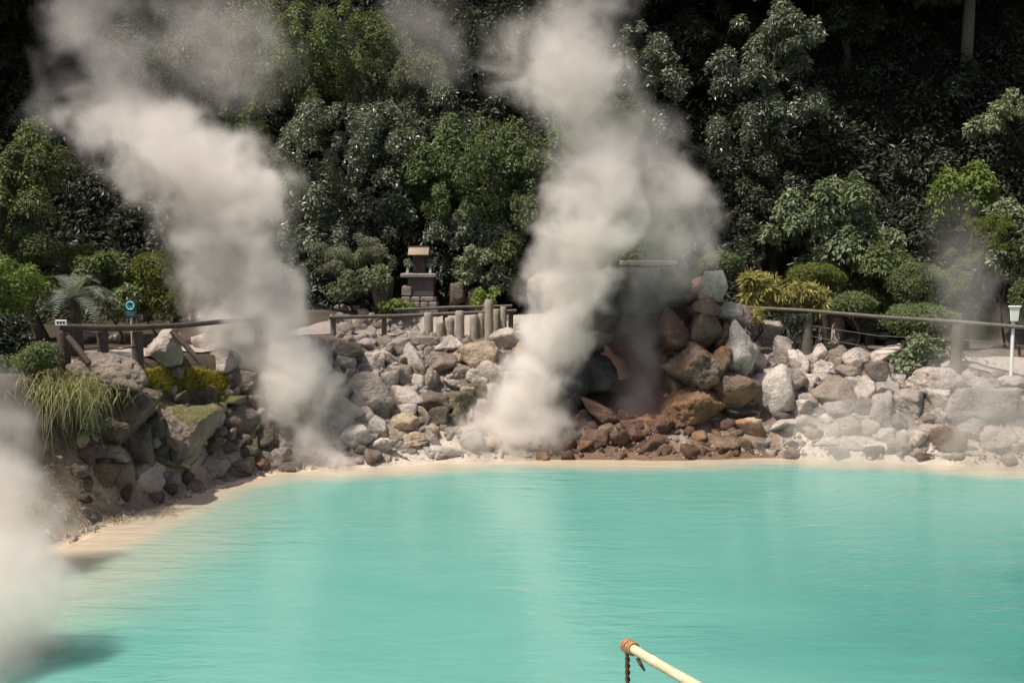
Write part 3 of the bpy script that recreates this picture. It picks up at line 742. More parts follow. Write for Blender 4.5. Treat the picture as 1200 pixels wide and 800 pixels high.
def crown_clumps(boxes, Y, cr, dens, seed, dep=None, flat=.65, hang=0, grow=1.0):
    """clumps filling photo-sized ellipses set at distance Y, with real depth"""
    r_ = np.random.default_rng(seed); out = []
    for bx in boxes:
        cx, cy, w_, h_ = bx[:4]; yy = Y + (bx[4] if len(bx) > 4 else 0)
        c = W(cx, cy, yy); s = mpp(yy); R3 = np.array([w_ * s / 2, dep if dep else .42 * (w_ + h_) * s / 2 + .25, h_ * s / 2])
        k_ = max(5, int(1.5 * dens * R3[0] * R3[2] / (cr * cr)))
        for _ in range(k_):
            d = r_.normal(size=3); d /= np.linalg.norm(d); q = r_.uniform(.3, 1.12) ** .6
            rad = cr * (.3 + .75 * r_.random() ** 1.3)
            rad = min(rad, R3[0] * .6, R3[2] * .8)
            p = c + d * np.maximum(R3 * grow - rad * .5, .05) * q
            out.append([*p, rad, rad, rad * (flat + hang * r_.random())])
    return np.array(out)
def trunk_mesh(base, cl, r0, seed, limbs=6, bend=.3):
    mb = MB(); rd = random.Random(seed); c = cl[:, :3].mean(0); b = np.array(base, float)
    top = np.array([c[0], c[1], c[2] + .15 * (cl[:, 2].max() - c[2])])
    pts = []; 
    for i in range(7):
        t = i / 6; p = b + (top - b) * t
        p = p + np.array([math.sin(t * 3.1 + seed) * bend * math.sin(t * math.pi), math.cos(t * 2.3 + seed) * bend * math.sin(t * math.pi), 0]); pts.append(p)
    pts[0] = pts[0] - np.array([0, 0, .25])
    mb.tube(pts, [r0 * (1.35 if i == 0 else 1 - .11 * i) for i in range(7)], 9, wob=.07, seed=seed)
    for j in range(min(limbs, len(cl))):
        q = cl[rd.randrange(len(cl)), :3]; a = pts[rd.choice([2, 3, 4, 5])]
        m = (a + q) / 2 + np.array([0, 0, .15 * np.linalg.norm(q - a)])
        mb.tube([a, m, q], [r0 * .42, r0 * .28, r0 * .1], 6, wob=.08, seed=seed + j)
    return mb
TS = [3000]
def tree(name, label, boxes, Y, leafk, n, L, wid=.5, cr=.5, dens=1.6, base=None, r0=.14, bark=None, cat='tree', group=None, flat=.85, hang=0, droop=.3, up=.45, dep=None, shell=(.3, 1.3), limbs=6):
    TS[0] += 7
    cl = crown_clumps(boxes, Y, cr, dens, TS[0], dep, flat, hang, 1.0 if cat == 'shrub' else 1.28)
    c = cl[:, :3].mean(0)
    if base is None: base = (c[0], c[1] + .2)
    bz = float(H(base[0], base[1])); o = empty(name, (base[0], base[1], bz), label, cat, group)
    off = np.array([base[0], base[1], bz])
    cl2 = cl.copy(); cl2[:, :3] -= off
    big = cat == 'tree'
    V, F, tone = leaves(cl2, int(n * (1.7 if big else 1.2)), L * (.78 if big else .95), wid, TS[0] + 1, up, droop, shell, spray=big)
    link('crown' if cat == 'tree' else 'foliage', mesh_np('crown' if cat == 'tree' else 'foliage', V, F, LEAF[leafk], {'tone': tone}), o)
    if r0 > 0:
        trunk_mesh((0, 0, 0), cl2, r0, TS[0], limbs).build('trunk' if cat == 'tree' else 'stem', bark or BARK, o)
    return o

# lit masses, centre left
tree('broadleaf_tree', 'loose grey-green tree behind the upper left plume, with arching sprays', [(235, 55, 150, 90), (315, 85, 150, 90), (290, 20, 130, 60), (370, 100, 70, 80)], 35.5, 'grey', 16000, .15, .3, .55, 2.2, hang=.4, droop=.7)
tree('broadleaf_tree', 'dense rounded mid green tree at the top, left of centre', [(390, 45, 120, 110), (345, 70, 70, 70), (420, 100, 60, 50)], 34.5, 'mid', 15000, .14, .5, .5, 2.4)
tree('broadleaf_tree', 'drooping grey-green tree above the vine covered tree', [(470, 80, 100, 60), (440, 115, 60, 70), (500, 95, 40, 50)], 34.8, 'grey', 9000, .15, .3, .45, 2.4, hang=.5, droop=.8)
tree('laurel_tree', 'large dark glossy broadleaf tree left of the vine covered tree', [(400, 160, 130, 80), (370, 225, 100, 90), (440, 215, 100, 110), (350, 270, 60, 50), (395, 275, 80, 50)], 33.2, 'glossy', 21000, .15, .5, .5, 2.6)
tree('vine_tree', 'tree smothered in bright green hanging vines above the shrine', [(560, 180, 110, 60), (540, 225, 110, 90), (600, 215, 80, 100), (500, 205, 50, 50)], 32.8, 'bright', 21000, .14, .6, .42, 2.8, hang=1.1, droop=.8)
tree('laurel_tree', 'dark leafy tree hanging right over the shrine', [(545, 285, 90, 60), (585, 300, 50, 70), (530, 262, 60, 30)], 32.4, 'glossy', 8000, .15, .5, .4, 2.2, base=(-1.0, 33.0))
tree('broadleaf_tree', 'pale green tree crown showing through the central plume', [(690, 150, 90, 60), (660, 190, 70, 60)], 34, 'bright', 8000, .15, .5, .45, 2.4)
tree('broadleaf_tree', 'small rounded tree behind the right edge of the central plume', [(755, 272, 80, 60), (735, 292, 50, 40)], 31.2, 'mid', 7000, .13, .5, .4, 2.4)
# right lit trees
tree('laurel_tree', 'glossy leaved tree with bright lit sprays high on the right', [(893, 18, 60, 40), (885, 68, 80, 50), (930, 45, 50, 50), (880, 100, 60, 50), (930, 120, 60, 50), (862, 150, 60, 40), (905, 135, 50, 30)], 33.6, 'glossy', 11000, .17, .45, .38, 2.0, base=(9.2, 34.5))
tree('broadleaf_tree', 'bright leafy tree above the clipped olive hedge', [(975, 245, 90, 70), (950, 280, 80, 60), (1005, 285, 70, 60), (990, 215, 40, 40)], 31.2, 'ivy', 11000, .19, .5, .42, 2.2)
tree('broadleaf_tree', 'green bushy tree left of the tall clipped shrub', [(1035, 300, 80, 60), (1040, 335, 90, 60), (1015, 325, 50, 50)], 30.4, 'mid', 10000, .16, .4, .4, 2.4)
tree('broadleaf_tree', 'leafy branch tree reaching in from the right edge', [(1180, 130, 50, 24), (1150, 148, 40, 20), (1210, 118, 50, 40)], 32.5, 'ivy', 2600, .2, .5, .3, 2.4, base=(17.5, 33.5))
tree('vine_tree', 'lit vine tangle hanging over the dark right slope', [(1130, 210, 56, 30), (1110, 232, 30, 40), (1150, 225, 30, 30)], 31.5, 'fern', 2600, .16, .5, .3, 2.2, hang=.6, droop=.7, base=(14.2, 32.8))
tree('broadleaf_tree', 'dim leafy tree left of the bright leafy tree', [(905, 235, 60, 80), (890, 270, 50, 60)], 32.5, 'deep', 6000, .18, .5, .4, 2.0)
tree('laurel_tree', 'sparse lit laurel right of the central plume top', [(775, 90, 50, 90), (745, 60, 60, 60), (770, 150, 40, 60)], 34.5, 'glossy', 4500, .16, .5, .35, 2.0)
# left trees
tree('maple_tree', 'layered tree with lit top at the left edge', [(20, 165, 80, 50), (45, 190, 60, 40), (15, 215, 90, 60), (5, 260, 70, 60), (40, 290, 50, 30)], 25, 'mid', 12000, .12, .5, .35, 2.4, base=(-13.0, 25.2))
tree('bamboo_clump', 'bright feathery bamboo below the layered tree', [(8, 330, 56, 60), (8, 375, 50, 40), (-12, 360, 50, 80)], 20.5, 'fern', 5200, .15, .22, .3, 2.2, cat='bamboo', base=(-10.8, 20.8), r0=.05)
tree('camellia_bush', 'dark bush in the left corner below the bamboo', [(20, 430, 80, 80), (5, 400, 60, 60), (45, 440, 50, 60)], 19.6, 'deep', 8000, .11, .5, .3, 2.4, cat='shrub', base=(-10.0, 20.0), r0=.05)
tree('broadleaf_tree', 'shady green tree between the layered tree and the hydrangea', [(40, 300, 70, 60), (60, 330, 60, 50), (20, 280, 60, 60)], 25.5, 'mid', 8000, .12, .4, .35, 2.4, base=(-12.0, 25.6))
tree('camellia_bush', 'dark glossy bush at left edge above the grass tuft', [(15, 470, 60, 50), (40, 425, 70, 50), (-10, 440, 60, 90)], 18.9, 'mid', 7000, .1, .35, .3, 2.4, cat='shrub', base=(-9.7, 19.2), r0=.05)
tree('broadleaf_tree', 'mid green tree filling the gap under the rounded top tree', [(330, 130, 110, 70), (290, 160, 60, 50)], 34.6, 'mid', 11000, .14, .45, .45, 2.4)
tree('broadleaf_tree', 'dark green tree between the drooping and the vine covered trees', [(485, 150, 80, 60), (520, 130, 70, 50), (450, 140, 60, 40)], 34.4, 'glossy', 9000, .14, .45, .45, 2.4)
tree('vine_tree', 'vine covered tree right of the vine covered one, behind steam', [(620, 270, 80, 110), (610, 320, 60, 50)], 32.6, 'mid', 9000, .14, .55, .42, 2.4, hang=.9, droop=.8)
tree('laurel_tree', 'dark leafy tree beneath the large glossy tree left of shrine', [(350, 300, 70, 60), (380, 255, 60, 50), (330, 330, 60, 50)], 32.6, 'glossy', 8000, .14, .5, .42, 2.4)
# shrubs and clipped bushes
def dome(name, label, boxes, Y, leafk, n, L, wid=.5):
    TS[0] += 7; r_ = np.random.default_rng(TS[0]); cl = []
    for bx in boxes:
        c = W(bx[0], bx[1], Y); s_ = mpp(Y); a, h_ = bx[2] * s_ / 2, bx[3] * s_ / 2
        cl.append([*c, a, a * .85, h_])
        for _ in range(16):
            d = r_.normal(size=3); d[2] = abs(d[2]) * .8; d /= np.linalg.norm(d); q = r_.uniform(.22, .36)
            cl.append([*(c + d * np.array([a, a * .85, h_]) * .78), a * q, a * q, min(a, h_) * q * 1.1])
    cl = np.array(cl); c = cl[0, :3]; bz = float(H(c[0], c[1])); o = empty(name, (c[0], c[1], bz), label, 'shrub'); cl[:, :3] -= np.array([c[0], c[1], bz])
    V, F, tone = leaves(cl, int(n * 1.5), L, wid, TS[0] + 1, .35, .05, (.82, 1.04), topbias=.5)
    link('foliage', mesh_np('foliage', V, F, LEAF[leafk], {'tone': tone}), o)
    trunk_mesh((0, 0, 0), cl, .035, TS[0], 4).build('stem', BARK, o); return o
def bush(name, label, boxes, Y, leafk, n, L, cr=.22, wid=.5, dens=3.0, flat=.9, group=None, up=.35):
    return tree(name, label, boxes, Y, leafk, n, L, wid, cr, dens, None, .035, None, 'shrub', group, flat, 0, .15, up, None, (.6, 1.05), 4)
bush('hydrangea_shrub', 'loose leafy shrub left of the rounded azalea', [(125, 325, 60, 60), (150, 345, 60, 50), (105, 310, 40, 30)], 24.5, 'mid', 6500, .13, .3)
dome('azalea_shrub', 'rounded azalea shrub over the blue sign', [(186, 322, 66, 54), (200, 348, 66, 46), (160, 345, 50, 44)], 24.6, 'olive', 9000, .08)
dome('azalea_shrub', 'small clipped shrub tip left of the hydrangea', [(97, 300, 34, 22)], 25.5, 'olive', 1800, .08)
bush('juniper_shrub', 'fine needled spreading shrub left of the shrine', [(412, 292, 90, 40), (395, 310, 60, 30), (440, 305, 50, 30)], 31.0, 'grey', 7000, .12, .3, .22, flat=.45)
bush('camellia_bush', 'pale leafed shrub over the mossy stump left of shrine', [(428, 328, 60, 30), (405, 338, 40, 20), (445, 322, 30, 26)], 30.4, 'ivy', 3200, .12, .22)
dome('box_shrub', 'round clipped shrub beside the top of the mound', [(845, 310, 50, 30)], 29.5, 'mid', 3800, .075)
dome('azalea_shrub', 'flat topped bright olive clipped hedge', [(955, 322, 62, 26), (940, 330, 40, 22), (972, 328, 40, 24)], 29.4, 'olive', 7000, .065)
dome('azalea_shrub', 'tall clipped dark green dome shrub on the right', [(1075, 333, 64, 50), (1095, 345, 50, 40)], 28.6, 'mid', 7500, .07)
dome('azalea_shrub', 'low clipped shrub left of the dome shrub', [(1000, 357, 50, 28)], 28.4, 'mid', 3200, .07)
dome('azalea_shrub', 'wide misty clipped shrub behind the right railing', [(1078, 376, 84, 40)], 27.4, 'mid', 6000, .07)
dome('azalea_shrub', 'small shrub under the railing beside the railing boulder', [(935, 375, 36, 22)], 27.9, 'deep', 1600, .08)
dome('azalea_shrub', 'clipped shrub at the right edge beside white sign', [(1200, 350, 30, 46)], 27, 'mid', 3000, .07)
bush('camellia_bush', 'dark shrub filling gap under the dome shrub', [(1030, 375, 60, 30), (1130, 350, 40, 50)], 28.8, 'deep', 3600, .1, .25)
bush('variegated_shrub', 'yellow striped leafy shrub behind right railing, nearer the mound', [(895, 345, 60, 46), (880, 330, 30, 22)], 28.9, 'yellow', 3400, .24, .28, .25, up=.2)
bush('variegated_shrub', 'yellow striped leafy shrub below the flat topped hedge', [(950, 350, 54, 28), (925, 348, 30, 36)], 28.7, 'yellow', 2600, .24, .26, .25, up=.2)
bush('variegated_shrub', 'small yellow leaved tuft under the railing near the mound', [(883, 370, 28, 14)], 28.0, 'yellow', 500, .18, .2, .25, up=.2)
bush('ivy_shrub', 'ivy like shrub spilling over the right rock wall', [(1085, 405, 50, 26), (1060, 425, 46, 30), (1050, 448, 30, 26), (1075, 415, 40, 30)], 26.4, 'ivy', 3600, .14, .2, .6)
bush('ground_plant', 'low bright green plant at the foot of the shrine', [(464, 358, 44, 13), (450, 360, 20, 10)], 30.0, 'fern', 1300, .12, .14, .6)
bush('ground_plant', 'small green plant beside the tallest stone pillar', [(566, 350, 30, 24), (580, 342, 14, 14)], 30.2, 'fern', 700, .12, .16, .6)
bush('ground_plant', 'sparse hanging plant over the broken stump right of shrine', [(545, 318, 30, 36), (560, 300, 40, 30)], 31.0, 'ivy', 1300, .14, .2, .5)
bush('ground_plant', 'leafy creeper hanging below the grass tuft on left bank', [(110, 495, 20, 50), (45, 540, 26, 60)], 18.8, 'ivy', 900, .10, .15, .4)
bush('camellia_bush', 'green bush on the right end of the hill foot', [(1190, 285, 46, 90), (1180, 250, 40, 40), (1195, 310, 40, 40)], 29.5, 'ivy', 6500, .15, .3)
dome('azalea_shrub', 'low dark shrub behind the mound top in mist', [(770, 330, 70, 30)], 29.8, 'deep', 2000, .1)
# cloud-pruned garden pine
tree('cloud_pruned_pine', 'cloud pruned tree with separate leaf pads near right edge', [(1158, 262, 54, 22), (1135, 297, 44, 18), (1165, 285, 40, 16), (1120, 325, 40, 20)], 28.6, 'olive', 6000, .07, .4, .16, 3.2, base=(13.2, 28.8), r0=.07, flat=.5)

# dim trees behind, in the shade of the canopy
dim = [
 (1135, 100, 110, 70, 35.3, 'dim tree at the foot of the pale trunk'),
 (1060, 190, 120, 90, 34.5, 'dim tree between bright leafy tree and lit vine tangle'),
 (850, 30, 90, 80, 37, 'dim tree at top edge left of glossy lit sprays'),
 (1000, 10, 120, 70, 37, 'dim tree at top edge between glossy sprays and pale trunk'),
 (30, 80, 100, 100, 36.5, 'dim tree at the far upper left corner'),
 (70, 160, 100, 100, 36, 'dim tree behind the layered tree at left'),
 (150, 250, 120, 80, 34.5, 'dim tree above the hydrangea in the dark hollow'),
 (260, 300, 90, 70, 33.5, 'dim tree right of the azalea behind the left plume'),
 (200, 140, 100, 100, 37, 'dim tree high behind the left plume bend'),
 (60, 60, 110, 110, 38.5, 'bare dark tree in the shade at the upper left'),
 (140, 90, 100, 120, 40, 'dim tree behind the upper end of the left plume'),
 (230, 180, 120, 120, 39, 'dim tree behind the bend of the left plume'),
 (120, 200, 100, 90, 40, 'dim tree in the dark hollow left of the plume'),
 (290, 150, 80, 90, 37.5, 'dim tree between the plume and the glossy tree'),
 (480, 30, 90, 90, 38, 'dim tree at the top between two lit crowns'),
 (560, 50, 120, 100, 38.5, 'dim tree behind the faint top steam'),
 (470, 150, 80, 70, 36, 'dim tree between the glossy and vine covered trees'),
 (640, 90, 120, 120, 38, 'dim tree directly behind the central plume top'),
 (720, 40, 110, 110, 38, 'dim tree right of the central plume top'),
 (800, 60, 80, 120, 38, 'dim tree left of the glossy lit tree'),
 (820, 150, 100, 110, 37.5, 'dim tree under the glossy lit tree, left side'),
 (800, 230, 90, 110, 36, 'dim tree right of the central plume'),
 (860, 210, 90, 90, 36.5, 'dim tree above the mound right of the plume'),
 (990, 50, 120, 110, 38.5, 'dim tree right of the glossy lit tree'),
 (1000, 140, 130, 110, 37, 'dim tree above the bright leafy tree'),
 (1090, 80, 110, 110, 38, 'dim tree left of the pale trunk'),
 (1080, 180, 120, 100, 36, 'dim tree beside the lit vine tangle'),
 (1170, 60, 110, 110, 37.5, 'dim tree behind the pale trunk'),
 (1180, 190, 100, 90, 35.5, 'dim tree under the leafy branch from the right'),
 (1060, 250, 100, 80, 34, 'dim tree behind the green bushy tree'),
 (1140, 270, 90, 80, 33, 'dim tree behind the cloud pruned tree'),
 (640, 240, 90, 120, 35.5, 'dim tree behind the central plume middle'),
 (480, 270, 70, 70, 34, 'dim tree directly behind the shrine'),
 (300, 260, 90, 80, 34.5, 'dim tree behind the left plume shoulder'),
 (210, 270, 80, 70, 33.5, 'dim tree behind the rounded azalea'),
]
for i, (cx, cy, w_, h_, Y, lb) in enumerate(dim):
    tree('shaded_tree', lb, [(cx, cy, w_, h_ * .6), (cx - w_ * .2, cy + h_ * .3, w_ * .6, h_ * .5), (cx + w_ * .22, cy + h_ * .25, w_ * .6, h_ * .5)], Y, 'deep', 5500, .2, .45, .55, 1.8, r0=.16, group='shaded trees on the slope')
# unseen tall canopy above and behind the view, added to shade the slope
t = None
canopy = [(-25, 39, 18), (-20, 37.5, 17.5), (-15.5, 38, 17), (-2, 45, 22), (1, 42, 19.5), (4, 38.5, 17), (7.0, 38.5, 17.5), (10, 38.5, 17), (13, 37.5, 16.5), (16.5, 37, 16), (20, 37, 16.5), (8.5, 36, 16.3), (12.0, 35.2, 15.8), (3, 36.5, 16.8), (-18, 34.5, 15.0), (-22, 33, 14.5), (-14, 35.5, 15.4), (-20, 35.5, 15.5), (-25, 34, 15), (15, 34.5, 15.6)]
first = None
for i, (x, y, z) in enumerate(canopy):
    bz = float(H(x, y + 6))
    if first is None:
        o = empty('unseen_shade_tree', (x, y + 6, bz), 'unseen tall tree added beyond the top of the view to shade the slope', 'tree', 'unseen canopy trees added to shade the slope')
        r_ = np.random.default_rng(77); cl = []
        for _ in range(34):
            d = r_.normal(size=3); d /= np.linalg.norm(d); cl.append([*(d * np.array([2.9, 2.6, 1.3]) * r_.uniform(.3, 1) + np.array([0, -6, 0])), .95, .95, .6])
        cl = np.array(cl); V, F, tone = leaves(cl, 9000, .30, .5, 78)
        cm = mesh_np('crown', V, F, LEAF['deep'], {'tone': tone})
        cr_ = link('crown', cm, o, (0, 0, z - bz)); tb = MB(); tb.tube([(0, 0, -.5), (.1, -.4, 1), (0, -2.2, 2.5), (0, -5, 3.5)], [.34, .28, .2, .08], 9, wob=.06)
        tr_ = tb.build('trunk', BARK, o); first = (o, cr_, tr_)
    else:
        o = first[0].copy(); COL.objects.link(o); o.location = (x, y + 6, bz)
        c_ = first[1].copy(); COL.objects.link(c_); c_.parent = o; c_.location = (0, 0, z - bz); c_.rotation_euler = (0, 0, 0)
        c_.scale = (1 + .15 * math.sin(i * 3.1), 1 + .1 * math.cos(i * 2.1), 1)
        t_ = first[2].copy(); COL.objects.link(t_); t_.parent = o
# pale trunk in the upper right
p0 = W(1133, 68, 36.0); p1 = W(1134, -60, 36.0)
o = empty('pale_trunk_tree', (p0[0], 36.0, float(H(p0[0], 36.0))), 'tall tree with pale grey trunk in the upper right corner', 'tree')
bz = o.location.z
mb = MB(); mb.tube([(0, 0, -.3), (0, 0, (p0[2] - bz)), (.05, 0, p1[2] - bz), (.1, .1, p1[2] - bz + 3)], [.26, .21, .18, .1], 12, wob=.04); mb.build('trunk', PALEBARK, o)
cl = np.array([[rng.uniform(-2, 2), rng.uniform(-1, 2), p1[2] - bz + rng.uniform(.5, 3), .8, .8, .5] for _ in range(16)])
V, F, tone = leaves(cl, 4000, .2, .5, 991); link('crown', mesh_np('crown', V, F, LEAF['deep'], {'tone': tone}), o)

# undergrowth on the hill (stuff)
rg = np.random.default_rng(15); n = 3200
ux = rg.uniform(-23, 23, n); uy = 31.8 + 17 * rg.random(n) ** 1.2; rr_ = rg.uniform(.35, 1.0, n); uz = H(ux, uy) + rr_ * rg.uniform(0, .9, n)
ok_ = ~((np.abs(ux) < 5) & (uy < 33)); ux, uy, uz, rr_ = ux[ok_], uy[ok_], uz[ok_], rr_[ok_]
cl = np.stack([ux, uy, uz, rr_, rr_, rr_ * .7], 1)
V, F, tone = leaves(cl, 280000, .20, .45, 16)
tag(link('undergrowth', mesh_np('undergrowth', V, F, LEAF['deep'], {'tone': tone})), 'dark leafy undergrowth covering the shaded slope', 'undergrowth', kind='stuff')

# blades -----------------------------------------------------------
def blades(n, base_fn, L, w_, lean_fn, seed, seg=4):
    r_ = np.random.default_rng(seed); Vs, Fs, T = [], [], []
    for i in range(n):
        b = base_fn(r_); ln = lean_fn(b, r_); l = L * r_.uniform(.5, 1.2); a = r_.uniform(0, 6.28)
        side = np.array([math.cos(a), math.sin(a), 0]); v0 = len(Vs) ; tn = r_.random()
        for s_ in range(seg + 1):
            t = s_ / seg; p = b + np.array([0, 0, 1]) * l * (t * .75 - ln[2] * t * t) + np.array([ln[0], ln[1], 0]) * l * t * t
            hw = w_ * (1 - t * .9) / 2; Vs += [p - side * hw, p + side * hw]; T += [tn, tn]
        for s_ in range(seg): Fs.append((v0 + 2 * s_, v0 + 2 * s_ + 1, v0 + 2 * s_ + 3, v0 + 2 * s_ + 2))
    return np.array(Vs), np.array(Fs), np.array(T)
gc = cast(58, 462); gc[2] += .05
r_ = np.random.default_rng(31); Vs, Fs, T = [], [], []
for i in range(1300):
    a = r_.uniform(0, 6.28); b = gc + r_.normal(size=3) * np.array([.40, .26, .07]) + np.array([.45, -.1, -.15]) * (i % 4 == 0); l = r_.uniform(.3, 1.15)
    D = np.array([math.cos(a) + .6, math.sin(a) - .25, 0]); D /= np.linalg.norm(D) + 1e-6; D *= r_.uniform(.25, 1.0); u_ = r_.uniform(.45, 1.25); side = np.cross(D, [0, 0, 1]); side /= np.linalg.norm(side) + 1e-6
    v0 = len(Vs); tn = r_.random()
    for q in range(8):
        t = q / 7; p = b + D * l * t + np.array([0, 0, 1]) * l * (u_ * t * 1.3 - 1.45 * t * t * (.75 + .4 * np.linalg.norm(D))); hw = .008 * (1 - t * .85)
        Vs += [p - side * hw, p + side * hw]; T += [tn, tn]
    for q in range(7): Fs.append((v0 + 2 * q, v0 + 2 * q + 1, v0 + 2 * q + 3, v0 + 2 * q + 2))
tag(link('grass_tuft', mesh_np('grass_tuft', np.array(Vs), np.array(Fs), LEAF['straw'], {'tone': np.array(T)})), 'long arching grass tuft hanging over the left bank', 'grass')
def db(r_): x, y = r_.uniform(50, 150), r_.uniform(540, 612); return castq(x, y, r_)
V, F, T = blades(1500, db, .24, .02, lambda b, r_: np.array([r_.normal() * .7, r_.normal() * .5, .8]), 32, 3)
tag(link('dry_grass', mesh_np('dry_grass', V, F, LEAF['dry'], {'tone': T})), 'dry straw litter lying on the left shore', 'dry grass', kind='stuff')
def mbs(r_):
    while True:
        x, y = r_.uniform(170, 312), r_.uniform(430, 470)
        if ((x - 232) / 70) ** 2 + ((y - 449 - (x - 232) * .12) / 17) ** 2 < 1: return castq(x, y, r_) + np.array([0, -.05, .0])
V, F, T = blades(7000, mbs, .20, .026, lambda b, r_: np.array([r_.normal() * .5, r_.normal() * .5, .3]), 33, 2)
tag(link('moss_patch', mesh_np('moss_patch', V, F, LEAF['moss'], {'tone': T})), 'yellow green moss and short grass on the left bank', 'moss', kind='stuff')

# cycad --------------------------------------------------------------
cy = cast(78, 400); cyY = 21.4; cc_ = W(84, 352, cyY)
o = empty('sago_palm', (cc_[0], cyY, float(H(cc_[0], cyY))), 'sago palm with stiff silvery fronds behind the left railing', 'palm'); bz = o.location.z
mb = MB(); mb.tube([(0, 0, -.2), (0, 0, .3), (0, 0, cc_[2] - bz)], [.2, .19, .16], 12, wob=.12); mb.build('trunk', BARK, o)
Vs, Fs, T = [], [], []
rd = random.Random(4)
for i in range(34):
    az = rd.uniform(0, 6.28); el = rd.uniform(.35, 1.35); Lf = rd.uniform(.95, 1.3); hd = np.array([math.cos(az), math.sin(az), 0]); sd_ = np.array([-math.sin(az), math.cos(az), 0])
    tn = rd.random(); P0 = np.array([0, 0, cc_[2] - bz]); m_ = 22; prev = None
    for j in range(m_ + 1):
        t = j / m_; e = el - 1.1 * t * t
        p = P0 + (hd * math.cos(el - .5 * t) + np.array([0, 0, math.sin(el - .9 * t)])) * Lf * t
        if prev is not None:
            tg = (p - prev); tg /= np.linalg.norm(tg); nn_ = np.cross(sd_, tg)
            ll = .17 * math.sin(math.pi * min(1, t * .92 + .06)) + .02
            for sg in (-1, 1):
                a = prev; b = prev + tg * .012; tip = prev + sd_ * sg * ll + tg * ll * .6 + nn_ * ll * -.25
                v0 = len(Vs); Vs += [a - tg * .008, b, tip + tg * .006, tip]; Fs.append((v0, v0 + 1, v0 + 2, v0 + 3)); T += [tn] * 4
        prev = p
link('crown', mesh_np('crown', np.array(Vs), np.array(Fs), LEAF['cycad'], {'tone': np.array(T)}), o)

# ------------------------------------------------------------------ path
def strip(poly, o0, o1, n=60):
    P = np.array(poly, float); seg = np.r_[0, np.cumsum(np.hypot(*np.diff(P, axis=0).T))]; ts = np.linspace(0, seg[-1], n)
    c = np.stack([np.interp(ts, seg, P[:, 0]), np.interp(ts, seg, P[:, 1])], 1); tg = np.gradient(c, axis=0); tg /= np.linalg.norm(tg, axis=1)[:, None]
    nr = np.stack([-tg[:, 1], tg[:, 0]], 1); return c, nr
def path_mesh(name, poly, o0, o1, label):
    c, nr = strip(poly, o0, o1, 120); m_ = 9; V = []
    for q in np.linspace(o0, o1, m_):
        e = c + nr * q; z = H(e[:, 0], e[:, 1]) + .035; V.append(np.c_[e, z])
    V = np.stack(V, 1).reshape(-1, 3); n_ = len(c); idx = np.arange(n_ * m_).reshape(n_, m_)
    F = np.stack([idx[:-1, :-1], idx[1:, :-1], idx[1:, 1:], idx[:-1, 1:]], -1).reshape(-1, 4)
    tag(link(name, mesh_np(name, V, F, PATHM, None, True)), kind='structure')
LF = [W(68, 383, 19.5), W(118, 384.5, 20.2), W(160, 384, 21.0), W(258, 377, 23.2), W(304, 374.5, 24.4)]
MF = [W(385, 372, 27.6), W(470, 370, 28.6), W(540, 367, 29.0), W(605, 364, 29.3)]
RF = [W(842, 358, 28.4), W(870, 360, 28.2), W(947, 364, 27.6), W(1122, 377, 25.6), W(1200, 383.5, 24.8)]
path_mesh('footpath', [LF[0][:2] + np.array([-3, -2.2]), LF[0][:2], LF[2][:2], LF[3][:2], MF[0][:2] + np.array([-.8, .1]), MF[1][:2], MF[3][:2], RF[0][:2] + np.array([0, 1.0]), RF[2][:2], RF[3][:2], RF[4][:2] + np.array([2, -1.4])], .35, 2.0, 'path')

# ------------------------------------------------------------------ fences
def gz(p): return float(H(p[0], p[1]))
o = empty('log_railing', (LF[0][0], LF[0][1], gz(LF[0])), 'brown log railing with two stout posts at the left', 'railing'); b = np.array(o.location)
mb = MB(); pts = [p - b for p in LF]; mb.tube([pts[0], (pts[0] + pts[1]) / 2, pts[1], pts[2], (pts[2] + pts[3]) / 2 + np.array([0, 0, -.02]), pts[3], pts[4]], [.062, .066, .064, .062, .06, .057, .055], 12, wob=.04); mb.build('rail', WOOD, o)
for px, hw, i in ((119, .115, 1), (160, .12, 2), (302, .11, 3)):
    p = W(px, (388, 388, 378)[i - 1], (20.25, 21.0, 24.35)[i - 1]) ; z0 = gz(p) - .3
    mb = MB(); mb.tube([np.array([p[0], p[1] + .03, z0]) - b, np.array([p[0], p[1] + .03, (z0 + p[2]) / 2]) - b, np.array([p[0], p[1] + .03, p[2] - .01]) - b], [hw, hw * .98, hw * .95], 12, wob=.05, seed=i); mb.build('post', WOOD, o)
p = W(74, 390, 19.5); mb = MB(); mb.tube([np.array([p[0], p[1], gz(p) - .4]) - b, p - b], [.125, .115], 12, wob=.05); mb.build('post', WOOD, o)
for (x0, y0, x1, y1, Yq) in ((79, 394, 104, 423, 19.3), (201, 388, 236, 423, 21.7)):
    mb = MB(); mb.tube([W(x0, y0, Yq) - b, W((x0 + x1) / 2, (y0 + y1) / 2 + .5, Yq - .05) - b, W(x1, y1 + 3, Yq - .1) - b], [.06, .06, .055], 10, wob=.05); mb.build('brace', WOOD, o)
mb = MB(); mb.tube([W(74, 405, 19.5) - b, W(100, 409, 19.8) - b, W(119, 407, 20) - b, W(140, 409, 20.3) - b, W(160, 406, 21.0) - b], .014, 6); mb.build('cable', BLACKM, o)
o = empty('log_railing', (MF[0][0], MF[0][1], gz(MF[0])), 'grey log railing in front of the shrine above the middle pile', 'railing'); b = np.array(o.location)
mb = MB(); mb.tube([p - b for p in MF], [.055, .057, .055, .052], 10, wob=.05); mb.build('rail', WOOD_R, o)
mb = MB(); mb.tube([W(462, 363, 29.0) - b, W(530, 360, 29.3) - b, W(600, 358.5, 29.6) - b], .045, 10, wob=.05); mb.build('rail', WOOD_R, o)
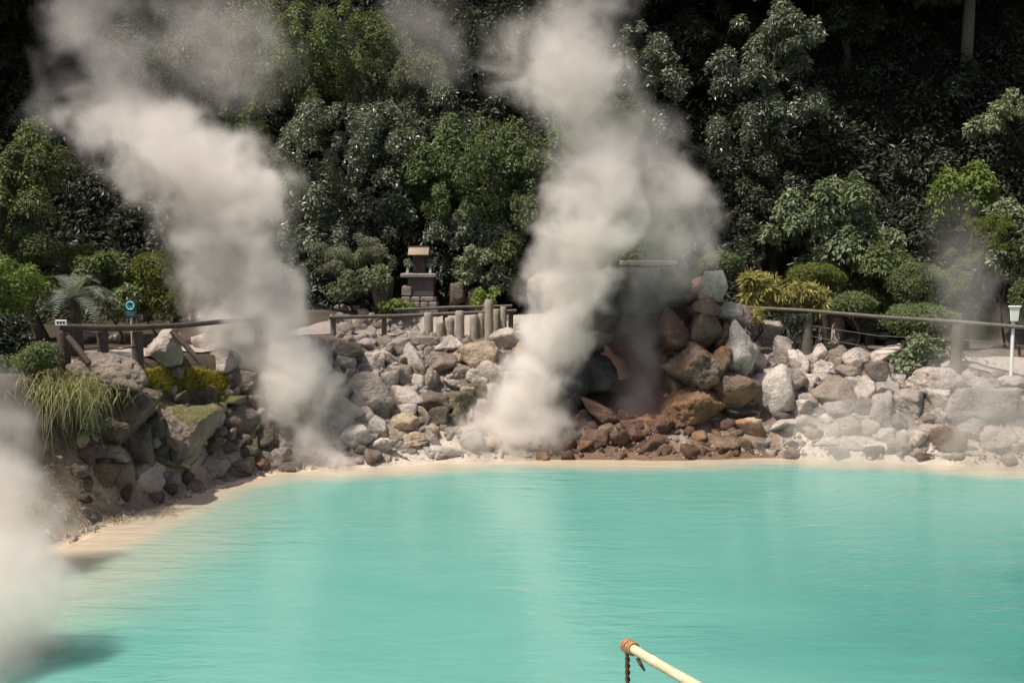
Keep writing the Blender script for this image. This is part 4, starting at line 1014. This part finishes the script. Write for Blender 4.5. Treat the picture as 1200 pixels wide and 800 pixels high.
for t in (0.02, .3, .62, .97):
    p = np.array([np.interp(t, [0, .4, .7, 1], [q[i] for q in MF]) for i in range(3)])
    mb = MB(); mb.tube([np.array([p[0], p[1] + .1, gz(p) - .2]) - b, np.array([p[0], p[1] + .1, p[2] + .02]) - b], [.08, .075], 10, wob=.05); mb.build('post', WOOD_R, o)
o = empty('log_railing', (RF[0][0], RF[0][1], gz(RF[0])), 'long grey log railing sloping down to the right over the rock wall', 'railing'); b = np.array(o.location)
mb = MB(); mb.tube([RF[0] - b, RF[1] - b, (RF[1] + RF[2]) / 2 - b, RF[2] - b, (RF[2] + RF[3]) / 2 - b + np.array([0, 0, -.02]), RF[3] - b, RF[4] - b], [.05, .053, .05, .052, .05, .052, .05], 12, wob=.04); mb.build('rail', WOOD_R, o)
for q, r_ in ((W(852, 362, 28.3), .11), (W(947, 367, 27.65), .15), (W(1123, 380, 25.65), .15)):
    mb = MB(); mb.tube([np.array([q[0], q[1] + .05, gz(q) - .35]) - b, np.array([q[0], q[1] + .05, (gz(q) + q[2]) / 2]) - b, np.array([q[0], q[1] + .05, q[2] - .01]) - b], [r_, r_ * .98, r_ * .95], 12, wob=.05); mb.build('post', WOOD_R, o)
for dz in (12, 24):
    mb = MB(); mb.tube([W(860, 362 + dz, 28.25) - b, W(900, 368 + dz * 1.2, 28) - b, W(947, 369 + dz, 27.65) - b, W(1030, 378 + dz * 1.3, 26.7) - b, W(1122, 384 + dz * 1.1, 25.65) - b, W(1200, 392 + dz * 1.1, 24.9) - b], .011, 6); mb.build('wire', WOOD_R, o)

# ------------------------------------------------------------------ stone pillars
plabs = ['straight pale stone pillar, leftmost in the row of pillars', 'short rough pillar right of the leftmost pillar', 'short capped pillar left of the rail joint', 'pillar under the rail joint with a flat cap', 'short pale pillar in the middle of the row', 'dark ribbed pillar left of the tallest pillar', 'tallest pale ribbed stone pillar', 'slim pillar right of the tallest pillar', 'squat pillar tucked behind the tallest pillar']
for (cx, yt, yb, w_, Yq), lb in zip([(502.5, 366, 393, 11, 28.2), (516, 377, 395, 10, 28.2), (527, 372, 395, 12, 28.3), (539, 364, 397, 11, 28.3), (555.5, 369, 396, 10, 28.4), (564, 367, 393, 8.5, 28.5), (573, 351, 394, 11, 28.3), (590, 359, 390, 8, 28.5), (582, 362, 392, 9, 28.8)], plabs):
    t = W(cx, yt, Yq); bt = W(cx, yb + 6, Yq); h_ = t[2] - bt[2]; r0 = w_ * mpp(Yq) / 2; mb = MB()
    prof = []; m_ = 9
    for i in range(m_):
        z = h_ * i / (m_ - 1) * .97; prof += [(r0 * (1.0 if i % 2 else .93) * (1 + .02 * math.sin(i * 2.1)), z)]
    prof += [(r0 * .8, h_)]
    mb.lathe((0, 0, 0), prof, 14, .05, int(cx)); ob = mb.build('stone_pillar', PILLAR, None, bt); tag(ob, lb, 'pillar', 'stone pillars below the shrine')
# stumps
for (cx, yt, yb, w_, Yq, lb) in [(447, 328, 362, 30, 30.6, 'dark mossy stump like rock left of the shrine'), (535, 335, 362, 22, 30.6, 'broken dark stump right of the shrine'), (556, 340, 362, 20, 30.8, 'second dark stump right of the shrine, nearer pillars')]:
    c = W(cx, (yt + yb) / 2, Yq); V, F = rock_shape(int(cx), 'upright', 4); s_ = mpp(Yq)
    ob = link('stump', mesh_np('stump', V * np.array([w_ * s_, w_ * s_, (yb - yt + 10) * s_]), F, ROCK, None, True), None, c); ob.color = (.15, .12, .09, 1); ob['moss'] = .3; ob['stain'] = 0.; ob['wet'] = 0.; tag(ob, lb, 'stump')

# ------------------------------------------------------------------ shrine
YS = 30.6; sp = mpp(YS); c0 = W(492, 362, YS); o = empty('stone_shrine', c0 - np.array([0, 0, .35]), 'small wooden shrine with tan roof on a stacked stone pedestal', 'shrine'); b = np.array(o.location)
def zz(py): return W(492, py, YS)[2] - b[2]
def xx(px): return W(px, 340, YS)[0] - b[0]
mb = MB()
rd = random.Random(3)
z = 0.0
for row, (w0, hgt) in enumerate([(1.22, .42), (1.14, .17), (1.06, .16)]):
    x = -w0 / 2
    while x < w0 / 2 - .05:
        l = min(rd.uniform(.25, .42), w0 / 2 - x); mb.box((x + l / 2, -.0, z + hgt / 2), (l - .02, 1.0 - row * .06, hgt - .012), None, .03); x += l
    z += hgt
mb.build('base', STONE, o)
zb = z; zt = zz(325)
mb = MB(); mb.box((.06, 0, (zb + zt) / 2), (.78, .74, zt - zb), None, .02); mb.build('block', STONE_D, o)
mb = MB(); mb.box((-.36, -.08, (zb + zb + .32) / 2), (.3, .7, .32), Matrix.Rotation(.06, 3, 'Y'), .04); mb.build('side_stone', STONE, o)
mb = MB(); mb.box((-.0, 0, zt + .065), (1.08, .98, .13), None, .03); mb.build('cap_slab', STONE, o)
zc = zt + .13; hb = zz(297) - zc
mb = MB(); mb.box((0, 0, zc + hb / 2), (.38, .42, hb), None, .01); house = mb.build('house', STONE_D, o)
mb = MB(); mb.box((-.1, -.217, zc + hb * .45), (.17, .02, hb * .7), None, .004); mb.build('door', WOOD, house)
mb = MB(); mb.box((.1, -.217, zc + hb * .45), (.17, .02, hb * .7), None, .004); mb.build('door', WOOD, house)
zr = zz(297)
mb = MB(); Rr = Matrix.Rotation(R_(32), 3, 'X')
mb.box((.0, -.30, zr + .06), (.62, .40, .035), Rr, .006); rf = mb.build('roof', COPPER, o)
mb = MB(); mb.box((0, .12, zr + .06), (.58, .44, .03), Matrix.Rotation(R_(-30), 3, 'X'), .006); mb.build('rear_slope', COPPER, rf)
mb = MB(); mb.box((-.02, -.1, zr + .195), (.66, .07, .05), None, .01); mb.build('ridge', WOOD, rf)
for sx in (-.33, .36):
    vo = empty('flower_vase', np.array([sx, -.32, zc]) + b, ['white vase of green sprigs on the shrine ledge, left one', 'white vase of green sprigs on the shrine ledge, right one'][sx > 0], 'vase', 'vases on the shrine ledge')
    mb = MB(); mb.lathe((0, 0, 0), [(.035, 0), (.05, .03), (.03, .14), (.025, .16), (.04, .19)], 12); mb.build('vase', WHITE, vo)
    cl = np.array([[0, 0, .33, .11, .1, .14], [.04, 0, .27, .1, .1, .1]]); V, F, tn = leaves(cl, 130, .09, .4, 55 + int(sx > 0)); link('sprig', mesh_np('sprig', V, F, LEAF['glossy'], {'tone': tn}), vo)
# pale slab / lintel on mound
pl, pr = W(728, 308, 27.4), W(792, 308, 27.4)
mb = MB(); mb.box((0, 0, 0), (pr[0] - pl[0], .7, .13), None, .02); ob = mb.build('stone_slab', simple('pale_slab_stone', (.50, .45, .38), .9, .2, .2, 5, .4, .01), None, (pl + pr) / 2); tag(ob, 'pale flat stone slab lying on top of the steaming mound', 'slab')
for q in (738, 782):
    mb = MB(); p = W(q, 310, 27.4); mb.box((0, 0, 0), (.3, .5, .5), None, .04); ob = mb.build('stone_block', STONE, None, (p[0], 27.4, p[2] - .3)); tag(ob, f"stone block carrying the {'left' if q < 750 else 'right'} end of the pale slab", 'block')

# ------------------------------------------------------------------ signs
def glyph_strokes(mb, strokes, x0, z0, s_, y, th):
    for (a, b_) in strokes:
        A = np.array([x0 + a[0] * s_, y, z0 + a[1] * s_]); B_ = np.array([x0 + b_[0] * s_, y, z0 + b_[1] * s_]); d = B_ - A; L = np.linalg.norm(d); an = math.atan2(d[2], d[0])
        mb.box(tuple((A + B_) / 2), (L + th, .003, th), Matrix.Rotation(-an, 3, 'Y'))
YQ = 21.3; ct = W(153, 362, YQ); bz = gz((ct[0], YQ)); o = empty('warning_sign', (ct[0], YQ, bz), 'dark blue-green warning sign with pale ring on a thin post', 'sign'); s_ = mpp(YQ)
mb = MB(); mb.tube([(0, .02, -.2), (0, .02, ct[2] - bz)], .022, 10); mb.build('post', simple('pale_post', (.45, .42, .38)), o)
bw, bh = 13.5 * s_, 20 * s_; zc_ = ct[2] - bz
mb = MB(); mb.box((0, 0, zc_), (bw, .02, bh), None, .004); bd = mb.build('board', NAVY, o)
mb = MB(); zr_ = zc_ + bh * .2; r1 = bw * .34
ring = [(math.cos(a) * r1, -.0135, zr_ + math.sin(a) * r1) for a in np.linspace(0, 2 * math.pi, 33)]
mb.tube(ring, .014, 6, cap=False); glyph_strokes(mb, [((-.65, .65), (.65, -.65))], 0, zr_, r1, -.0125, .02)
mb.build('ring_symbol', CYAN, bd)
mb = MB(); mb.lathe((0, 0, 0), [(.01, 0), (r1 * .85, 0), (r1 * .85, .002), (.01, .002)], 24); dsk = mb.build('disc', BLUE, bd); dsk.rotation_euler = (math.pi / 2, 0, 0); dsk.location = (0, -.0108, zr_)
mb = MB(); glyph_strokes(mb, [((-.4, .55), (.2, .1)), ((.2, .1), (.45, -.5)), ((-.1, .3), (-.4, -.4)), ((-.1, .3), (.4, .45))], 0, zr_, r1, -.0145, .022); mb.build('hand_symbol', NAVY, bd)
mb = MB(); 
for row, wdt in ((-.17, .8), (-.27, .72), (-.36, .6)):
    x = -bw * wdt / 2
    while x < bw * wdt / 2 - .012: mb.box((x + .008, -.0115, zc_ + bh * row), (.014, .003, bh * .05)); x += .024
mb.build('lettering', BLUE, bd)
YQ = 19.42; ct = W(72, 378, YQ); s_ = mpp(YQ); o = empty('number_plate', (ct[0], YQ - .02, ct[2] - 3 * s_), 'small white plate with dark marks on the left railing end', 'sign')
mb = MB(); mb.box((0, 0, 3.2 * s_), (13 * s_, .03, 6.4 * s_), None, .004); mb.build('plate', WHITE, o)
mb = MB()
for q in (-3.6, 0, 3.6): glyph_strokes(mb, [((-.5, .5), (.5, .5)), ((0, .5), (0, -.6)), ((-.5, -.1), (.5, -.1))], q * s_, 3.1 * s_, 2.2 * s_, -.018, .014)
mb.build('lettering', BLACKM, o)
YQ = 25.0; ct = W(1188, 368, YQ); s_ = mpp(YQ); bz = gz((ct[0], YQ)); o = empty('white_sign', (ct[0], YQ, bz), 'small white sign board on a white pole at the right railing', 'sign')
mb = MB(); mb.tube([(0, 0, -.3), (0, 0, ct[2] - bz + 4 * s_)], 2.0 * s_, 10); mb.build('pole', WHITE, o)
zc_ = ct[2] - bz; mb = MB(); mb.box((0, -.05, zc_), (9 * s_, .03, 17 * s_), None, .015, 1.3); bd = mb.build('board', WHITE, o)
mb = MB(); mb.box((0, -.05, zc_ + 9 * s_), (14 * s_, .09, 2 * s_), None, .01); mb.build('cap', WHITE, bd)

# ------------------------------------------------------------------ bamboo pole and rope
t0 = W(737, 757, 6.0); t1 = W(826, 806, 5.2); dirv = (t1 - t0) / np.linalg.norm(t1 - t0); t2 = t0 + dirv * 3.6
o = empty('bamboo_pole', t0, 'pale bamboo pole with rope bound tip over the water', 'pole')
mb = MB(); pts = []; rr = []
Ltot = 3.6
for q in np.linspace(-.02, Ltot, 90):
    nod = abs(((q + .12) % .42) - .0); bump_ = .0038 * math.exp(-((min(nod, .42 - nod)) / .01) ** 2)
    pts.append(dirv * q + np.array([0, 0, -.012 * math.sin(q * 2.1)])); rr.append(.029 + .0015 * q + bump_)
mb.tube(pts, rr, 16); mb.build('pole', BAMBOO, o)
mb = MB(); u = np.cross(dirv, [0, 0, 1]); u /= np.linalg.norm(u); v_ = np.cross(u, dirv); hel = []
for a in np.linspace(0, 2 * math.pi * 9, 180):
    q = -.03 + .09 * (.5 - .5 * math.cos(a / 9 * 1.5)); hel.append(dirv * q + (u * math.cos(a) + v_ * math.sin(a)) * (.032 + .004 * math.sin(a * .37) ** 2))
mb.tube(hel, .009, 7); 
mb.tube([dirv * -.025, dirv * -.045, dirv * -.06], [.038, .03, .012], 10, wob=.15)
bind = mb.build('rope_binding', ROPE, o)
mb = MB()
for ph in (0, math.pi):
    mb.tube([np.array([-.012, -.03, -.03]) + np.array([math.cos(q * 75 + ph) * .0075 + .02 * q, math.sin(q * 75 + ph) * .0075, -q]) for q in np.linspace(0, 2.6, 620)], .0095, 6)
mb.build('hanging_rope', ROPE_D, o)
mb = MB(); mb.tube([dirv * .1 + np.array([.0, -.04, -.03]), dirv * .12 + np.array([.01, -.05, -.06]), dirv * .13 + np.array([.03, -.04, -.10])], [.012, .012, .006], 7); mb.build('rope_end', ROPE_D, o)

# ------------------------------------------------------------------ steam
def plume(name, label, axis, Y0, dens, wob=.36, nscale=.7, seed=0, yr=.8, ylean=0.0, rough=.5, step=.5, thr=.2):
    """axis: (px, py, half width px, density 0..1) from bottom to top"""
    A = []
    for (px, py, hw, dn) in axis:
        p = W(px, py, Y0); A.append((p[2], p[0], hw * mpp(Y0), dn))
    A.sort(); A = np.array(A); z0, z1 = A[0, 0], A[-1, 0]
    if z0 < 0.01: A[0, 0] = z0 = .01
    xmin, xmax = A[:, 1].min() - .1, A[:, 1].max() + .1; rmax = A[:, 2].max() * 1.05
    # domain: a tube around the plume
    zs = np.linspace(z0, z1, 30); cxs = np.interp(zs, A[:, 0], A[:, 1]); rs = np.interp(zs, A[:, 0], A[:, 2]) * 1.18
    V = []; n_ = 20
    for z, cx, r in zip(zs, cxs, rs):
        for j in range(n_):
            a = 2 * math.pi * j / n_; V.append((cx + math.cos(a) * r, Y0 + ylean * (z - z0) + math.sin(a) * r * yr, z))
    F = [(i * n_ + j, i * n_ + (j + 1) % n_, (i + 1) * n_ + (j + 1) % n_, (i + 1) * n_ + j) for i in range(29) for j in range(n_)]
    F += [tuple(range(n_))[::-1], tuple(range(29 * n_, 30 * n_))]
    me = bpy.data.meshes.new(name); me.from_pydata(V, [], F); me.update()
    m, nt, out = newmat(name + '_vapour'); k = N(nt)
    P = k.pos(); se = k.n('ShaderNodeSeparateXYZ')
    warp = k.n('ShaderNodeTexNoise'); k.l(k.vmath('ADD', P, (seed * 5.3, seed * 2.9, seed * 1.7)), warp.inputs['Vector']); warp.inputs['Scale'].default_value = nscale; warp.inputs['Detail'].default_value = 2.5
    wv = k.vmath('SUBTRACT', warp.outputs['Color'], (.5, .5, .5))
    zn0 = k.n('ShaderNodeSeparateXYZ'); k.l(P, zn0.inputs[0])
    def curve(zsock, col, lo, hi):
        fc = k.n('ShaderNodeFloatCurve'); mp = fc.mapping; cu = mp.curves[0]
        pts = [((a[0] - z0) / (z1 - z0), (a[col] - lo) / (hi - lo)) for a in A]
        cu.points[0].location = pts[0]; cu.points[-1].location = pts[-1]
        for q in pts[1:-1]: cu.points.new(*q)
        mp.update(); k.l(zsock, fc.inputs['Value']); return k.math('MULTIPLY_ADD', fc.outputs[0], hi - lo, lo)
    zt_ = k.math('DIVIDE', k.math('SUBTRACT', zn0.outputs[2], z0), z1 - z0, clamp=True)
    r = curve(zt_, 2, 0.0, rmax)
    # warped position, warp grows with plume radius
    wsc = k.n('ShaderNodeVectorMath', operation='SCALE'); k.l(wv, wsc.inputs[0]); k.l(k.math('MULTIPLY', r, wob * 2), wsc.inputs['Scale'])
    PW = k.vmath('ADD', P, wsc.outputs[0]); k.l(PW, se.inputs[0])
    cx = curve(zt_, 1, xmin, xmax); dn = curve(zt_, 3, 0.0, 2.0)
    dx = k.math('DIVIDE', k.math('SUBTRACT', se.outputs[0], cx), r)
    yc = k.math('MULTIPLY_ADD', k.math('SUBTRACT', zn0.outputs[2], z0), ylean, Y0)
    dy = k.math('DIVIDE', k.math('SUBTRACT', se.outputs[1], yc), k.math('MULTIPLY', r, yr))
    d = k.math('SQRT', k.math('ADD', k.math('MULTIPLY', dx, dx), k.math('MULTIPLY', dy, dy)))
    fall = k.math('SUBTRACT', 1.0, d, clamp=True)
    fb = k.noise(k.vmath('ADD', PW, (seed * 3.7, seed, 0)), nscale * 1.7, 3, .5)
    body = k.math('ADD', k.math('MULTIPLY', fall, 1.25), k.math('MULTIPLY', k.math('SUBTRACT', fb, .5), 2.3))
    body = k.math('MULTIPLY', k.mr(body, thr, thr + 1.05), k.mr(fall, 0, .35))
    # keep the density inside the domain tube
    dx0 = k.math('DIVIDE', k.math('SUBTRACT', zn0.outputs[0], cx), r); dy0 = k.math('DIVIDE', k.math('SUBTRACT', zn0.outputs[1], yc), k.math('MULTIPLY', r, yr))
    d0 = k.math('SQRT', k.math('ADD', k.math('MULTIPLY', dx0, dx0), k.math('MULTIPLY', dy0, dy0)))
    body = k.math('MULTIPLY', body, k.mr(d0, 1.15, .85))
    de = k.math('MULTIPLY', k.math('MULTIPLY', body, dn), dens)
    pv = k.n('ShaderNodeVolumePrincipled'); pv.inputs['Color'].default_value = (.99, .945, .905, 1); pv.inputs['Anisotropy'].default_value = 0.0
    pv.inputs['Density'].default_value = 0; k.l(de, pv.inputs['Density']); k.l(pv.outputs[0], out.inputs['Volume'])
    me.materials.append(m)
    m.cycles.volume_step_rate = step
    ob = link(name, me); tag(ob, label, 'steam'); return ob

if True:
    plume('steam_plume', 'thick white steam plume rising from the pool at left and bending left', [(364, 558, 104, 1.8), (360, 520, 98, 2.0), (342, 470, 90, 1.7), (318, 410, 94, 1.2), (292, 350, 100, .85), (272, 290, 100, .72), (250, 235, 120, .62), (218, 185, 158, .52), (172, 148, 150, .4), (135, 100, 95, .15), (112, 40, 84, .17), (105, 0, 78, .14), (100, -60, 70, .05), (95, -110, 50, 0)], 24.0, 2.6, seed=1)
    plume('steam_plume', 'tall central steam plume in front of the forest', [(585, 538, 105, .8), (592, 515, 108, 1.05), (612, 470, 84, 1), (636, 425, 70, .9), (657, 370, 73, .85), (680, 310, 82, .85), (702, 260, 98, .75), (710, 205, 108, .55), (698, 150, 100, .24), (665, 95, 112, .38), (655, 45, 105, .3), (690, 0, 85, .18), (710, -60, 70, .08), (720, -110, 50, 0)], 25.3, 2.6, seed=2)
    plume('steam_wisp', 'thin grey steam rising out of the dark cleft', [(745, 508, 40, .2), (748, 450, 42, .3), (752, 390, 46, .28), (768, 345, 60, .45), (788, 295, 78, .8), (790, 240, 78, .9), (776, 180, 66, .5), (758, 120, 50, 0)], 25.7, 1.1, seed=3)
    plume('steam_plume', 'pale steam cloud at the left edge in front of the grassy bank', [(-20, 676, 125, .9), (-10, 630, 125, 1), (-8, 570, 105, .9), (-10, 510, 84, .7), (-20, 440, 60, .2), (-25, 410, 50, 0)], 15.4, 1.8, seed=4, nscale=.8, wob=.3)
    plume('steam_puff', 'dense low white steam puff over the water in the lower left corner', [(-40, 806, 125, .8), (-30, 770, 140, 1), (-18, 715, 140, 1), (-15, 660, 125, .8), (-15, 610, 90, .4), (-20, 570, 60, 0)], 11.8, 2.2, seed=10, nscale=.9, wob=.25)
    plume('steam_wisp', 'faint misty steam over the stones at the right edge', [(1165, 548, 105, .9), (1165, 500, 100, 1), (1150, 440, 84, .75), (1135, 370, 62, .5), (1130, 310, 60, .45), (1125, 260, 50, .25), (1120, 220, 40, 0)], 23.6, .42, seed=5, thr=.1)
    plume('steam_wisp', 'faint thin steam in front of the trees at top centre', [(525, 110, 45, 0), (510, 70, 62, .8), (495, 30, 66, .8), (480, -20, 60, .4), (470, -60, 50, 0)], 30, .3, seed=8)
    plume('steam_wisp', 'faint veil of steam over the grey-green tree at upper left', [(245, 140, 70, 0), (262, 95, 110, .8), (255, 45, 120, .9), (240, 0, 110, .6), (230, -60, 70, 0)], 27.5, .22, seed=9, thr=.1)
    plume('steam_wisp', 'thin low mist on the right waterline stones', [(1010, 545, 110, 1), (1010, 510, 110, .9), (1015, 470, 80, .5), (1010, 420, 60, 0)], 23.7, .35, seed=6, thr=.05)

# ------------------------------------------------------------------ light
S = Vector((-.38, -.24, .89)).normalized()
sun_d = bpy.data.lights.new('sun', 'SUN'); sun_d.energy = 5.0; sun_d.angle = R_(.5); sun_d.color = (1, .92, .82)
sun = bpy.data.objects.new('sun', sun_d); COL.objects.link(sun); sun.rotation_euler = S.to_track_quat('Z', 'Y').to_euler()
wld = bpy.data.worlds.new('World'); SC.world = wld; wld.use_nodes = True; nt = wld.node_tree
bg = nt.nodes['Background']; sky = nt.nodes.new('ShaderNodeTexSky'); sky.sky_type = 'NISHITA'; sky.sun_disc = False
sky.sun_elevation = math.asin(S.z); sky.sun_rotation = math.atan2(S.x, S.y); sky.dust_density = 4.0; sky.ozone_density = .6; sky.air_density = .8
nt.links.new(sky.outputs[0], bg.inputs[0]); bg.inputs[1].default_value = .10
vs = SC.view_settings; vs.view_transform = 'Standard'; vs.look = 'None'; vs.exposure = 0.12; vs.gamma = 1; vs.use_curve_mapping = False
cy_ = SC.cycles; cy_.use_denoising = True; cy_.max_bounces = 8; cy_.diffuse_bounces = 3; cy_.glossy_bounces = 3; cy_.transmission_bounces = 3
cy_.volume_bounces = 6; cy_.transparent_max_bounces = 8; cy_.volume_max_steps = 256; cy_.use_adaptive_sampling = True; cy_.adaptive_threshold = .03
